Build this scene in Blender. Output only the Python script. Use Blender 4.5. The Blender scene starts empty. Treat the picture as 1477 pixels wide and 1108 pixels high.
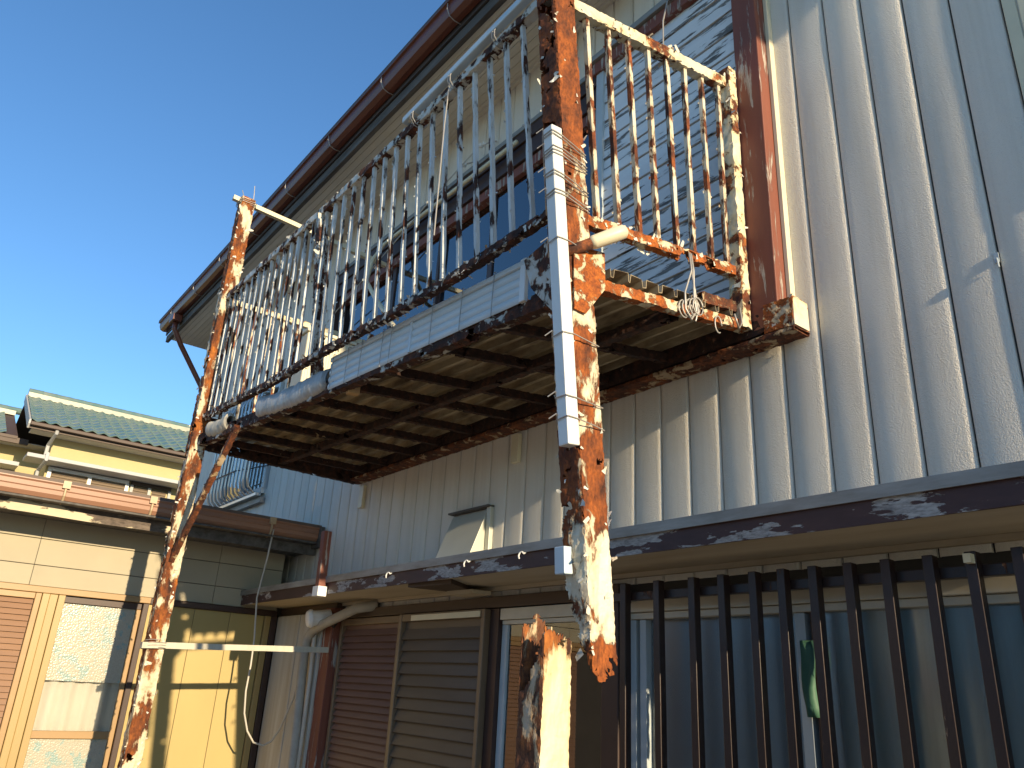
import bpy, math, random
from mathutils import Vector, Matrix, Quaternion, noise as mn

random.seed(7)
S = bpy.context.scene
COL = S.collection

# ------------------------------------------------------------------ camera
cam_d = bpy.data.cameras.new('camera')
cam = bpy.data.objects.new('camera', cam_d)
COL.objects.link(cam)
_r = Vector((0.61648, 0.78583, 0.05188))
_f = Vector((-0.74457168, 0.56021412, 0.36300573)).normalized()
_u = Vector((0.2556036, -0.26309122, 0.93029555)).normalized()
_r = _f.cross(_u).normalized()
_u = _r.cross(_f)
cam.matrix_world = Matrix(((_r.x, _u.x, -_f.x, 0.0), (_r.y, _u.y, -_f.y, -2.52), (_r.z, _u.z, -_f.z, 1.6), (0, 0, 0, 1)))
cam_d.sensor_width = 36
cam_d.lens = 27.62
cam_d.clip_start = 0.05
cam_d.clip_end = 3000
S.camera = cam

# ------------------------------------------------------------------ sky and sun
SUN_TO = Vector((1.0, -0.036, 0.254)).normalized()      # towards the sun
w = bpy.data.worlds.new('World'); S.world = w; w.use_nodes = True
wn = w.node_tree.nodes; wl = w.node_tree.links
sky = wn.new('ShaderNodeTexSky'); sky.sky_type = 'NISHITA'; sky.sun_disc = False
sky.sun_elevation = math.asin(SUN_TO.z)
sky.sun_rotation = math.atan2(SUN_TO.x, SUN_TO.y)
sky.air_density = 1.0; sky.dust_density = 0.0; sky.ozone_density = 3.6
hs = wn.new('ShaderNodeHueSaturation'); hs.inputs['Saturation'].default_value = 1.09
wl.new(sky.outputs[0], hs.inputs['Color']); wl.new(hs.outputs[0], wn['Background'].inputs[0])
wn['Background'].inputs[1].default_value = 0.133
sd = bpy.data.lights.new('sun', 'SUN'); sd.energy = 4.2; sd.angle = math.radians(0.55); sd.color = (1.0, 0.80, 0.52)
sun = bpy.data.objects.new('sun', sd); COL.objects.link(sun)
sun.rotation_euler = SUN_TO.to_track_quat('Z', 'Y').to_euler()
sun.location = (6, -2, 8)
S.view_settings.view_transform = 'Standard'; S.view_settings.look = 'None'
S.view_settings.exposure = 0.85; S.view_settings.gamma = 1
S.cycles.use_denoising = True
S.cycles.max_bounces = 8

# ------------------------------------------------------------------ helpers
class MB:
    """collects shapes in world coordinates; build() links them as one mesh object"""
    def __init__(s): s.v = []; s.f = []
    def add(s, vs, fs):
        n = len(s.v); s.v += [Vector(v) for v in vs]; s.f += [tuple(i + n for i in f) for f in fs]; return s
    def box(s, x0, x1, y0, y1, z0, z1):
        return s.add([(x0,y0,z0),(x1,y0,z0),(x1,y1,z0),(x0,y1,z0),(x0,y0,z1),(x1,y0,z1),(x1,y1,z1),(x0,y1,z1)],
                     [(0,3,2,1),(4,5,6,7),(0,1,5,4),(1,2,6,5),(2,3,7,6),(3,0,4,7)])
    def beam(s, p0, p1, w, h, up=(0,0,1), seg=1, jit=0.0, seed=0.0):
        p0 = Vector(p0); p1 = Vector(p1); d = (p1 - p0).normalized(); up = Vector(up)
        a = d.cross(up)
        if a.length < 1e-4: a = d.cross(Vector((1,0,0)))
        a.normalize(); b = a.cross(d).normalized()
        vs = []; fs = []
        for i in range(seg + 1):
            c = p0.lerp(p1, i / seg)
            for (su, sv) in ((-1,-1),(1,-1),(1,1),(-1,1)):
                q = c + a * (su * w / 2) + b * (sv * h / 2)
                if jit: q = q + Vector(mn.noise_vector(q * 23 + Vector((seed, 0, 0)))) * jit
                vs.append(q)
        for i in range(seg):
            o = i * 4
            for k in range(4): fs.append((o+k, o+(k+1)%4, o+4+(k+1)%4, o+4+k))
        fs.append((3,2,1,0)); o = seg*4; fs.append((o,o+1,o+2,o+3))
        return s.add(vs, fs)
    def tube(s, pts, r, n=8, cap=True):
        pts = [Vector(p) for p in pts]; vs = []; fs = []; N = len(pts)
        prev = None
        for i, p in enumerate(pts):
            t = (pts[min(i+1,N-1)] - pts[max(i-1,0)]).normalized()
            if prev is None:
                a = t.cross(Vector((0,0,1)))
                if a.length < 1e-3: a = t.cross(Vector((1,0,0)))
            else:
                a = prev - t * prev.dot(t)
            a.normalize(); prev = a; b = t.cross(a)
            rr = r[i] if isinstance(r, (list, tuple)) else r
            for k in range(n):
                an = 2*math.pi*k/n
                vs.append(p + a*(rr*math.cos(an)) + b*(rr*math.sin(an)))
        for i in range(N-1):
            for k in range(n): fs.append((i*n+k, i*n+(k+1)%n, (i+1)*n+(k+1)%n, (i+1)*n+k))
        if cap: fs.append(tuple(range(n-1,-1,-1))); fs.append(tuple((N-1)*n+k for k in range(n)))
        return s.add(vs, fs)
    def prism(s, poly, off):
        off = Vector(off); n = len(poly); vs = [Vector(p) for p in poly] + [Vector(p)+off for p in poly]
        fs = [tuple(range(n)), tuple(range(2*n-1,n-1,-1))] + [(i,i+n,(i+1)%n+n,(i+1)%n) for i in range(n)]
        return s.add(vs, fs)
    def profile_x(s, prof, x0, x1):
        """closed yz profile swept along x"""
        return s.prism([(x0,y,z) for y,z in prof], (x1-x0,0,0))
    def profile_y(s, prof, y0, y1):
        return s.prism([(x,y0,z) for x,z in prof], (0,y1-y0,0))
    def build(s, name, mat, parent=None, bevel=0.0, smooth=False, loc=None):
        base = root_base(parent) if parent else (Vector(loc) if loc is not None else mean_base(s.v))
        me = bpy.data.meshes.new(name); me.from_pydata([v - base for v in s.v], [], s.f); me.update()
        return link(name, me, mat, parent, bevel, smooth, None if parent else base)

def mean_base(vs):
    xs = [v.x for v in vs]; ys = [v.y for v in vs]; zs = [v.z for v in vs]
    return Vector(((min(xs)+max(xs))/2, (min(ys)+max(ys))/2, min(zs)))
def root_base(o):
    while o.parent: o = o.parent
    return Vector(o.location)
def link(name, me, mat, parent=None, bevel=0.0, smooth=False, loc=None):
    o = bpy.data.objects.new(name, me); COL.objects.link(o)
    if mat and not me.materials: me.materials.append(mat)
    if parent: o.parent = parent
    if loc is not None: o.location = loc
    if smooth:
        for p in me.polygons: p.use_smooth = True
    if bevel:
        m = o.modifiers.new('bevel', 'BEVEL'); m.width = bevel; m.segments = 2; m.limit_method = 'ANGLE'
    return o
def fixn(me):
    import bmesh
    bm = bmesh.new(); bm.from_mesh(me); bmesh.ops.recalc_face_normals(bm, faces=bm.faces); bm.to_mesh(me); bm.free()
def tag(o, label, cat, group=None):
    o['label'] = label; o['category'] = cat
    if group: o['group'] = group
    return o
def thing(name, loc, label, cat, group=None):
    o = bpy.data.objects.new(name, None); COL.objects.link(o); o.location = loc; o.empty_display_size = 0.1
    return tag(o, label, cat, group)
def pivot(name, parent):                                    # a part that only groups its own pieces
    o = bpy.data.objects.new(name, None); COL.objects.link(o); o.parent = parent; return o
def piece(name, me, parent, loc, rot=None, scale=None):     # a shared-mesh piece placed in world coordinates
    o = bpy.data.objects.new(name, me); COL.objects.link(o); o.parent = parent
    o.location = Vector(loc) - root_base(parent)
    if rot is not None: o.rotation_mode = 'QUATERNION'; o.rotation_quaternion = rot
    if scale is not None: o.scale = scale
    return o
def mesh_of(mb, name, mat):
    me = bpy.data.meshes.new(name); me.from_pydata(mb.v, [], mb.f); me.update(); me.materials.append(mat); return me
def lerp(a, b, t): return a + (b - a) * t

# ------------------------------------------------------------------ materials
def new_mat(name):
    m = bpy.data.materials.new(name); m.use_nodes = True
    return m, m.node_tree.nodes, m.node_tree.links, m.node_tree.nodes['Principled BSDF']
def ramp(n, l, src, stops):
    r = n.new('ShaderNodeValToRGB'); e = r.color_ramp.elements
    while len(e) < len(stops): e.new(0.5)
    for k, (p, c) in enumerate(stops):
        e[k].position = p; e[k].color = (c, c, c, 1) if not isinstance(c, tuple) else (*c, 1)
    l.new(src, r.inputs[0]); return r.outputs[0]
def coords(n, l, scale=(1,1,1)):
    tc = n.new('ShaderNodeTexCoord'); mp = n.new('ShaderNodeMapping'); mp.inputs['Scale'].default_value = scale
    l.new(tc.outputs['Object'], mp.inputs['Vector'])
    oi = n.new('ShaderNodeObjectInfo'); mu = n.new('ShaderNodeMath'); mu.operation = 'MULTIPLY'; mu.inputs[1].default_value = 61.0
    l.new(oi.outputs['Random'], mu.inputs[0])
    return mp.outputs[0], mu.outputs[0]
def nz(n, l, co, wv, scale, detail=4, rough=0.55, dist=0.0):
    t = n.new('ShaderNodeTexNoise'); t.noise_dimensions = '4D'
    t.inputs['Scale'].default_value = scale; t.inputs['Detail'].default_value = detail
    t.inputs['Roughness'].default_value = rough; t.inputs['Distortion'].default_value = dist
    l.new(co, t.inputs['Vector']); l.new(wv, t.inputs['W']); return t.outputs['Fac']
def mixc(n, l, fac, a, b):
    m = n.new('ShaderNodeMix'); m.data_type = 'RGBA'
    if isinstance(fac, (int, float)): m.inputs[0].default_value = fac
    else: l.new(fac, m.inputs[0])
    for i, c in ((6, a), (7, b)):
        if isinstance(c, tuple): m.inputs[i].default_value = (*c, 1)
        else: l.new(c, m.inputs[i])
    return m.outputs[2]
def bump(n, l, h, strength, dist, prev=None):
    b = n.new('ShaderNodeBump'); b.inputs['Strength'].default_value = strength; b.inputs['Distance'].default_value = dist
    l.new(h, b.inputs['Height'])
    if prev is not None: l.new(prev, b.inputs['Normal'])
    return b.outputs[0]

def peel(name, paint, amount, scale=9.0, stretch=(1,1,1), dark=(0.022,0.010,0.007), mid=(0.13,0.032,0.010), light=(0.42,0.115,0.016),
         stain=(0.42,0.25,0.09), rough=0.6, sharp=0.018, relief=0.004, under_rough=0.9, wear=None):
    """old paint flaking off a darker ground (rust, bare wood)"""
    m, n, l, p = new_mat(name)
    co, wv = coords(n, l, stretch)
    a = nz(n, l, co, wv, scale, 9, 0.62, 0.35)
    if wear:                                             # [(height in object space, extra wear)]
        tc = n.new('ShaderNodeTexCoord'); sx = n.new('ShaderNodeSeparateXYZ'); l.new(tc.outputs['Object'], sx.inputs[0])
        mr = n.new('ShaderNodeMapRange'); l.new(sx.outputs['Z'], mr.inputs[0]); mr.inputs[1].default_value = wear[0][0]; mr.inputs[2].default_value = wear[-1][0]
        span = wear[-1][0] - wear[0][0]
        wr_ = ramp(n, l, mr.outputs[0], [((z_ - wear[0][0])/span, 0.5 + w_) for z_, w_ in wear])
        sb_ = n.new('ShaderNodeMath'); sb_.operation = 'SUBTRACT'; l.new(a, sb_.inputs[0]); l.new(wr_, sb_.inputs[1])
        ad_ = n.new('ShaderNodeMath'); ad_.operation = 'ADD'; l.new(sb_.outputs[0], ad_.inputs[0]); ad_.inputs[1].default_value = 0.5
        a = ad_.outputs[0]
    mask = ramp(n, l, a, [(amount - sharp, 1.0), (amount + sharp, 0.0)])         # 1 = bare
    rim = ramp(n, l, a, [(amount, 1.0), (min(0.99, amount + 0.13), 0.0)])
    r1 = nz(n, l, co, wv, scale * 1.7, 8, 0.65)
    rust = ramp(n, l, r1, [(0.33, dark), (0.50, mid), (0.66, light)])
    gr_ = ramp(n, l, nz(n, l, co, wv, scale * 9, 4, 0.7), [(0.38, 0.45), (0.58, 1.0)])
    mg = n.new('ShaderNodeMix'); mg.data_type = 'RGBA'; mg.blend_type = 'MULTIPLY'; mg.inputs[0].default_value = 0.8
    l.new(rust, mg.inputs[6]); l.new(gr_, mg.inputs[7]); rust = mg.outputs[2]
    d = nz(n, l, co, wv, scale * 0.35, 5, 0.6)
    dirt = ramp(n, l, d, [(0.35, 0.0), (0.75, 1.0)])
    pc = mixc(n, l, dirt, paint, tuple(c * 0.74 for c in paint))
    sm = n.new('ShaderNodeMath'); sm.operation = 'MULTIPLY'; sm.inputs[1].default_value = 0.55
    l.new(rim, sm.inputs[0])
    pc = mixc(n, l, sm.outputs[0], pc, stain)
    c = mixc(n, l, mask, pc, rust)
    l.new(c, p.inputs['Base Color'])
    rr = n.new('ShaderNodeMapRange'); l.new(mask, rr.inputs[0]); rr.inputs[3].default_value = rough; rr.inputs[4].default_value = under_rough
    l.new(rr.outputs[0], p.inputs['Roughness'])
    inv = n.new('ShaderNodeMath'); inv.operation = 'SUBTRACT'; inv.inputs[0].default_value = 1.0; l.new(mask, inv.inputs[1])
    b1 = bump(n, l, inv.outputs[0], 0.9, relief)
    fine = nz(n, l, co, wv, scale * 6, 6, 0.7)
    b2 = bump(n, l, fine, 0.35, relief * 0.8, b1)
    l.new(b2, p.inputs['Normal'])
    return m

def plain(name, col, rough=0.5, var=0.15, scale=6.0, stretch=(1,1,1), bmp=0.0, bscale=60.0, bdist=0.002, metal=0.0, alt=None, detail=5, lo=0.3, hi=0.75):
    m, n, l, p = new_mat(name)
    co, wv = coords(n, l, stretch)
    a = nz(n, l, co, wv, scale, detail, 0.6)
    f = ramp(n, l, a, [(lo, 0.0), (hi, 1.0)])
    b = alt if alt else tuple(c * (1 - var * 2) for c in col)
    l.new(mixc(n, l, f, col, b), p.inputs['Base Color'])
    p.inputs['Roughness'].default_value = rough; p.inputs['Metallic'].default_value = metal
    if bmp:
        l.new(bump(n, l, nz(n, l, co, wv, bscale, 3, 0.55), bmp, bdist), p.inputs['Normal'])
    return m

def glass_mat(name, tint, ior=1.9, alpha=0.55, rough=0.0):
    m, n, l, p = new_mat(name); n.remove(p)
    out = n['Material Output']
    tr = n.new('ShaderNodeBsdfTransparent'); tr.inputs[0].default_value = (*tint, 1)
    gl = n.new('ShaderNodeBsdfGlossy'); gl.inputs['Roughness'].default_value = rough; gl.inputs['Color'].default_value = (0.95, 0.97, 1, 1)
    fr = n.new('ShaderNodeFresnel'); fr.inputs[0].default_value = ior
    mx = n.new('ShaderNodeMixShader'); l.new(fr.outputs[0], mx.inputs[0]); l.new(tr.outputs[0], mx.inputs[1]); l.new(gl.outputs[0], mx.inputs[2])
    l.new(mx.outputs[0], out.inputs[0])
    return m

# siding: painted metal with orange-peel stucco grain
def siding_mat(name='siding'):
    m, n, l, p = new_mat(name)
    co, wv = coords(n, l)
    a = nz(n, l, co, wv, 1.3, 6, 0.6)
    f = ramp(n, l, a, [(0.3, 0.0), (0.8, 1.0)])
    st, w2 = coords(n, l, (22, 22, 0.7))
    s = ramp(n, l, nz(n, l, st, w2, 1.0, 6, 0.6), [(0.45, 0.0), (0.8, 0.35)])
    c = mixc(n, l, f, (0.78, 0.74, 0.655), (0.70, 0.655, 0.565))
    c = mixc(n, l, s, c, (0.45, 0.39, 0.29))
    l.new(c, p.inputs['Base Color']); p.inputs['Roughness'].default_value = 0.52
    g = nz(n, l, co, wv, 230, 3, 0.6)
    b = bump(n, l, g, 0.95, 0.0055)
    l.new(b, p.inputs['Normal'])
    return m
M = {}
M['siding'] = siding_mat()
M['groove'] = plain('groove_back', (0.06,0.052,0.045), 0.8)
M['rail'] = peel('rail_paint', (0.60,0.63,0.62), 0.50, 13, (1,1,1), dark=(0.014,0.008,0.006), mid=(0.06,0.020,0.011), light=(0.22,0.065,0.02), stain=(0.45,0.36,0.22))
M['bal'] = peel('baluster_paint', (0.64,0.68,0.69), 0.445, 9, (2.4,2.4,0.7), dark=(0.012,0.007,0.006), mid=(0.05,0.017,0.010), light=(0.17,0.048,0.016), stain=(0.44,0.42,0.36))
M['siderail'] = peel('side_rail_paint', (0.68,0.64,0.49), 0.455, 10, light=(0.46,0.15,0.03), stain=(0.55,0.38,0.13))
M['sidebal'] = peel('side_baluster_paint', (0.66,0.63,0.52), 0.49, 10, (2.2,2.2,0.8), dark=(0.03,0.012,0.008), mid=(0.13,0.035,0.012), light=(0.34,0.09,0.018))
M['post'] = peel('post_rust', (0.70,0.66,0.52), 0.47, 10.0, (1.3,1.3,0.6), dark=(0.05,0.016,0.008), mid=(0.20,0.052,0.011), light=(0.39,0.105,0.016), relief=0.005,
    wear=[(-0.02,0.30),(0.09,0.20),(0.14,-0.09),(0.42,-0.05),(0.50,0.13),(0.68,0.10),(0.78,-0.02),(1.15,-0.01),(1.30,0.06),(1.70,0.06),(1.80,0.22),(2.75,0.17)])
M['postlow'] = peel('post_low_paint', (0.78,0.74,0.58), 0.41, 6.5, (1.0,1.0,0.6), dark=(0.05,0.016,0.008), mid=(0.32,0.08,0.012), light=(0.55,0.17,0.02), relief=0.005)
M['leftpost'] = peel('left_post_rust', (0.64,0.59,0.45), 0.52, 8, (1.5,1.5,0.6), dark=(0.03,0.012,0.008), mid=(0.20,0.055,0.012), light=(0.43,0.14,0.02))
M['stump'] = peel('stump_paint', (0.72,0.67,0.48), 0.40, 7.0, (1.2,1.2,0.4), dark=(0.05,0.018,0.01), mid=(0.25,0.07,0.015), light=(0.48,0.17,0.03), stain=(0.60,0.32,0.07), wear=[(0.0,0.0),(1.40,-0.03),(1.62,0.0),(1.80,0.08)])
M['stumpside'] = peel('stump_side_rust', (0.55,0.45,0.32), 0.58, 11.0, (1.2,1.2,0.5), dark=(0.05,0.02,0.012), mid=(0.16,0.06,0.025), light=(0.40,0.13,0.03))
M['rust'] = peel('bare_rust', (0.42,0.34,0.24), 0.57, 13, (1,1,1), dark=(0.025,0.011,0.008), mid=(0.10,0.030,0.012), light=(0.28,0.08,0.02))
M['railbot'] = peel('bottom_rail_paint', (0.56,0.58,0.56), 0.57, 17, (1,1,1), dark=(0.012,0.007,0.006), mid=(0.05,0.017,0.010), light=(0.16,0.045,0.015), stain=(0.30,0.24,0.16), relief=0.005)
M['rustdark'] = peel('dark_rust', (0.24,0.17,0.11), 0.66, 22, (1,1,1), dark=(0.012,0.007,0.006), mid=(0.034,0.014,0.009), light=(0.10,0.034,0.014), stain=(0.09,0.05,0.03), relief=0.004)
M['gusset'] = peel('gusset_rust', (0.66,0.61,0.45), 0.535, 17, (1,1,1), dark=(0.10,0.025,0.01), mid=(0.34,0.085,0.012), light=(0.52,0.15,0.02))
M['flake'] = peel('paint_flake', (0.66,0.65,0.58), 0.40, 14, light=(0.35,0.10,0.02))
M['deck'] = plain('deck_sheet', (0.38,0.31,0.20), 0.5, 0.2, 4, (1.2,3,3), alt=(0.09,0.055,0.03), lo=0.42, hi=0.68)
M['tube'] = plain('white_tube', (0.74,0.76,0.74), 0.35, 0.06, 9, bmp=0.05)
M['bluetube'] = plain('pale_blue_tube', (0.52,0.62,0.68), 0.35, 0.06, 9)
M['wire'] = plain('steel_wire', (0.45,0.43,0.40), 0.5, 0.1, 20, metal=0.5)
M['slat'] = plain('slat_vinyl', (0.62,0.67,0.69), 0.35, 0.07, 5, (1,4,4))
M['tarp'] = plain('grey_wrap', (0.45,0.47,0.48), 0.45, 0.2, 7, (6,1,1), bmp=0.5, bscale=14, bdist=0.012, alt=(0.25,0.23,0.20))
M['brown'] = peel('brown_wood_paint', (0.21,0.062,0.036), 0.425, 14, (2.2,2.2,0.22), dark=(0.30,0.24,0.20), mid=(0.42,0.36,0.31), light=(0.50,0.46,0.42), stain=(0.17,0.055,0.035), relief=0.002, under_rough=0.8)
M['brownx'] = peel('brown_fascia_paint', (0.055,0.024,0.021), 0.475, 7.5, (0.55,1.6,2.0), dark=(0.28,0.25,0.23), mid=(0.40,0.37,0.34), light=(0.50,0.47,0.44), stain=(0.08,0.035,0.03), relief=0.002, sharp=0.006, under_rough=0.8)
M['darkbrown'] = plain('dark_brown_frame', (0.055,0.027,0.020), 0.45, 0.2, 8, bmp=0.1)
M['lintel'] = plain('lintel_wood', (0.075,0.046,0.03), 0.6, 0.2, 5, (0.4,4,4), bmp=0.25, bscale=20)
M['gutter'] = plain('gutter_brown', (0.17,0.055,0.035), 0.4, 0.15, 4, (0.5,3,3))
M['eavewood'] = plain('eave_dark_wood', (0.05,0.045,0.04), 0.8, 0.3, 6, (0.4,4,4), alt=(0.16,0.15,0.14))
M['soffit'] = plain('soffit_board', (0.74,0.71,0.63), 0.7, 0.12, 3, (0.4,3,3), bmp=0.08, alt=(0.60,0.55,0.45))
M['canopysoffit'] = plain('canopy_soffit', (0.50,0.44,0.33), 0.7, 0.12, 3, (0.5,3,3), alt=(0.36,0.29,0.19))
M['flashing'] = plain('grey_flashing', (0.33,0.34,0.33), 0.5, 0.15, 8, (0.6,3,3), alt=(0.16,0.15,0.13), metal=0.2)
M['board'] = peel('box_board_paint', (0.76,0.78,0.79), 0.43, 6.5, (0.45,2.5,4.2), dark=(0.10,0.10,0.10), mid=(0.20,0.195,0.185), light=(0.31,0.30,0.28), stain=(0.68,0.69,0.69), relief=0.0025, sharp=0.01, under_rough=0.85)
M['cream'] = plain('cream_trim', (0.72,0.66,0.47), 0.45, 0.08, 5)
M['creamalu'] = plain('cream_sash', (0.62,0.57,0.45), 0.4, 0.1, 6, (1,1,1))
M['palesash'] = plain('pale_sash', (0.48,0.54,0.56), 0.35, 0.08, 6)
M['glassup'] = glass_mat('window_glass_blue', (0.80,0.84,0.88), 2.45)
M['glass'] = glass_mat('window_glass', (0.88,0.91,0.91), 2.05)
M['glasshaze'] = glass_mat('hazy_pane', (0.86,0.91,0.90), 1.95, rough=0.24)
M['glassclear'] = glass_mat('clear_pane', (0.97,0.97,0.96), 1.35)
M['curtain'] = plain('white_curtain', (0.75,0.78,0.82), 0.9, 0.1, 5, (8,8,0.4))
M['curtaindark'] = plain('teal_curtain', (0.48,0.58,0.56), 0.9, 0.15, 5, (6,6,0.3))
M['curtainbeige'] = plain('beige_curtain', (0.58,0.54,0.44), 0.9, 0.12, 5, (6,6,0.4))
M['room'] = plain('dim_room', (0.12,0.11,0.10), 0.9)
M['louvrepink'] = plain('louvre_brown_pink', (0.19,0.105,0.082), 0.45, 0.15, 5, (0.5,3,3), bmp=0.05)
M['louvre'] = plain('louvre_brown', (0.12,0.09,0.062), 0.45, 0.15, 5, (0.5,3,3), bmp=0.05)
M['louvreframe'] = plain('louvre_frame', (0.19,0.13,0.08), 0.4, 0.12, 5)
M['grillebar'] = peel('grille_bar_paint', (0.030,0.016,0.013), 0.34, 16, (1.5,1.5,0.5), dark=(0.08,0.03,0.02), mid=(0.14,0.055,0.03), light=(0.25,0.18,0.14), stain=(0.03,0.016,0.013), rough=0.35, relief=0.0015)
M['plank'] = plain('white_weathered_plank', (0.50,0.50,0.47), 0.75, 0.1, 3, (5,5,0.35), bmp=0.4, bscale=18, bdist=0.004, alt=(0.33,0.29,0.22))
M['pipe'] = plain('taped_pipe', (0.42,0.39,0.33), 0.6, 0.15, 10, bmp=0.5, bscale=24, bdist=0.006)
M['wingwall'] = plain('wing_siding', (0.395,0.35,0.25), 0.7, 0.06, 3, (1,1,1), bmp=0.22, bscale=140, bdist=0.002)
M['wingpanel'] = plain('wing_yellow_panel', (0.42,0.315,0.115), 0.5, 0.06, 3, (1,1,0.4))
M['tan'] = plain('tan_frame', (0.35,0.215,0.09), 0.45, 0.08, 5, (3,0.5,3))
M['tanframe'] = plain('tan_jamb', (0.36,0.25,0.095), 0.42, 0.06, 5, (3,3,0.4))
M['wingfascia'] = peel('wing_fascia_paint', (0.50,0.43,0.30), 0.50, 4.2, (1.6,0.6,1.8), dark=(0.07,0.055,0.045), mid=(0.14,0.11,0.09), light=(0.22,0.18,0.14), stain=(0.56,0.48,0.33), relief=0.002, sharp=0.008)
M['winggutter'] = plain('salmon_gutter', (0.33,0.175,0.112), 0.42, 0.08, 4, (3,0.4,3))
M['bracket'] = plain('gutter_bracket', (0.48,0.36,0.22), 0.45, 0.1, 8)
M['shingle'] = plain('wing_roof_sheet', (0.16,0.12,0.10), 0.7, 0.2, 5, bmp=0.3)
M['tile'] = plain('green_glazed_tile', (0.065,0.15,0.15), 0.3, 0.2, 3, alt=(0.20,0.225,0.19), bmp=0.05)
M['tileridge'] = plain('ridge_tile', (0.30,0.31,0.23), 0.4, 0.15, 8)
M['nwall'] = plain('yellow_stucco', (0.47,0.40,0.21), 0.85, 0.05, 2, bmp=0.15)
M['nsoffit'] = plain('grey_awning', (0.42,0.42,0.41), 0.6, 0.05, 2)
M['nbrown'] = plain('brown_fascia', (0.085,0.055,0.04), 0.6, 0.1, 3)
M['white'] = plain('white_frame', (0.78,0.78,0.76), 0.4, 0.04, 3)
M['nshutter'] = plain('brown_shutter_slat', (0.20,0.15,0.105), 0.5, 0.1, 3)
M['black'] = plain('black_rubber', (0.02,0.02,0.02), 0.5, 0.1, 5)
M['cable'] = plain('grey_cable', (0.52,0.49,0.43), 0.5, 0.06, 6)
M['hood'] = plain('hood_metal', (0.55,0.55,0.47), 0.45, 0.08, 4, metal=0.25)
M['gravel'] = plain('yard_gravel', (0.31,0.285,0.24), 0.9, 0.2, 30, bmp=0.6, bscale=50, bdist=0.02)
M['ac'] = plain('cream_unit', (0.72,0.67,0.50), 0.5, 0.06, 4)
M['opp'] = plain('opposite_wall', (0.66,0.65,0.62), 0.8, 0.08, 1.5)
M['roofdark'] = plain('dark_roof_sheet', (0.07,0.06,0.06), 0.7, 0.2, 4)
M['steelgrille'] = plain('aluminium_bar', (0.60,0.60,0.58), 0.3, 0.05, 5, metal=0.8)
M['green'] = plain('green_paper', (0.06,0.16,0.10), 0.6, 0.15, 6)
M['wood'] = plain('raw_timber', (0.55,0.34,0.15), 0.7, 0.12, 5, (4,0.5,4))

# frosted patterned glass of the wing window
def frosted():
    m, n, l, p = new_mat('frosted_glass')
    co, wv = coords(n, l)
    a = nz(n, l, co, wv, 16, 4, 0.6); f = ramp(n, l, a, [(0.535, 0.0), (0.575, 1.0)])
    c = mixc(n, l, f, (0.36,0.34,0.275), (0.19,0.31,0.31))
    vo = n.new('ShaderNodeTexVoronoi'); vo.inputs['Scale'].default_value = 85; l.new(co, vo.inputs['Vector'])
    g = ramp(n, l, vo.outputs['Distance'], [(0.2, 0.0), (0.9, 0.7)])
    c = mixc(n, l, g, c, (0.42,0.40,0.32))
    l.new(c, p.inputs['Base Color']); p.inputs['Roughness'].default_value = 0.25
    l.new(bump(n, l, vo.outputs['Distance'], 0.45, 0.003), p.inputs['Normal'])
    return m
M['frosted'] = frosted()


# ================================================================== ground
g = MB().box(-400, 400, -400, 400, -0.5, 0.0).build('ground', M['gravel'], loc=(0,0,0)); g['kind'] = 'structure'

# ================================================================== main house
house = thing('two_storey_house', (-4.0, 0.0, 0.0), 'two-storey house with cream vertical metal siding, carrying the rusted balcony', 'house')
OPEN = [(-6.02,-2.60,3.45,4.98), (-8.2,-7.05,3.2,4.25), (-5.02,-2.50,0.3,1.985), (-2.42,0.6,0.6,1.975)]
XL, XR = -9.5, 2.6
def rect_cells(x0, x1, z0, z1, opens):
    xs = sorted({x0, x1, *[v for o in opens for v in o[:2] if x0 < v < x1]})
    zs = sorted({z0, z1, *[v for o in opens for v in o[2:] if z0 < v < z1]})
    for i in range(len(xs)-1):
        run = None
        for k in range(len(zs)-1):
            cx = (xs[i]+xs[i+1])/2; cz = (zs[k]+zs[k+1])/2
            if any(o[0] < cx < o[1] and o[2] < cz < o[3] for o in opens):
                if run: yield (xs[i], xs[i+1], *run); run = None
            else: run = (run[0], zs[k+1]) if run else (zs[k], zs[k+1])
        if run: yield (xs[i], xs[i+1], *run)
b = MB()
for (x0, x1, z0, z1) in rect_cells(XL, XR, 0.0, 5.5, OPEN): b.box(x0, x1, 0.012, 0.11, z0, z1)
b.build('wall', M['groove'], house)
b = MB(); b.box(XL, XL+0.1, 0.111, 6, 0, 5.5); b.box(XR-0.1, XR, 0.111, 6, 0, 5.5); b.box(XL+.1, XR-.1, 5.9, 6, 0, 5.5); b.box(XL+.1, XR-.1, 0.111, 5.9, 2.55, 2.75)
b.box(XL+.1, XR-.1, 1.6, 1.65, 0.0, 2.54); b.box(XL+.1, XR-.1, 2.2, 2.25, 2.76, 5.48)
b.build('inner_wall', M['room'], house)

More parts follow.
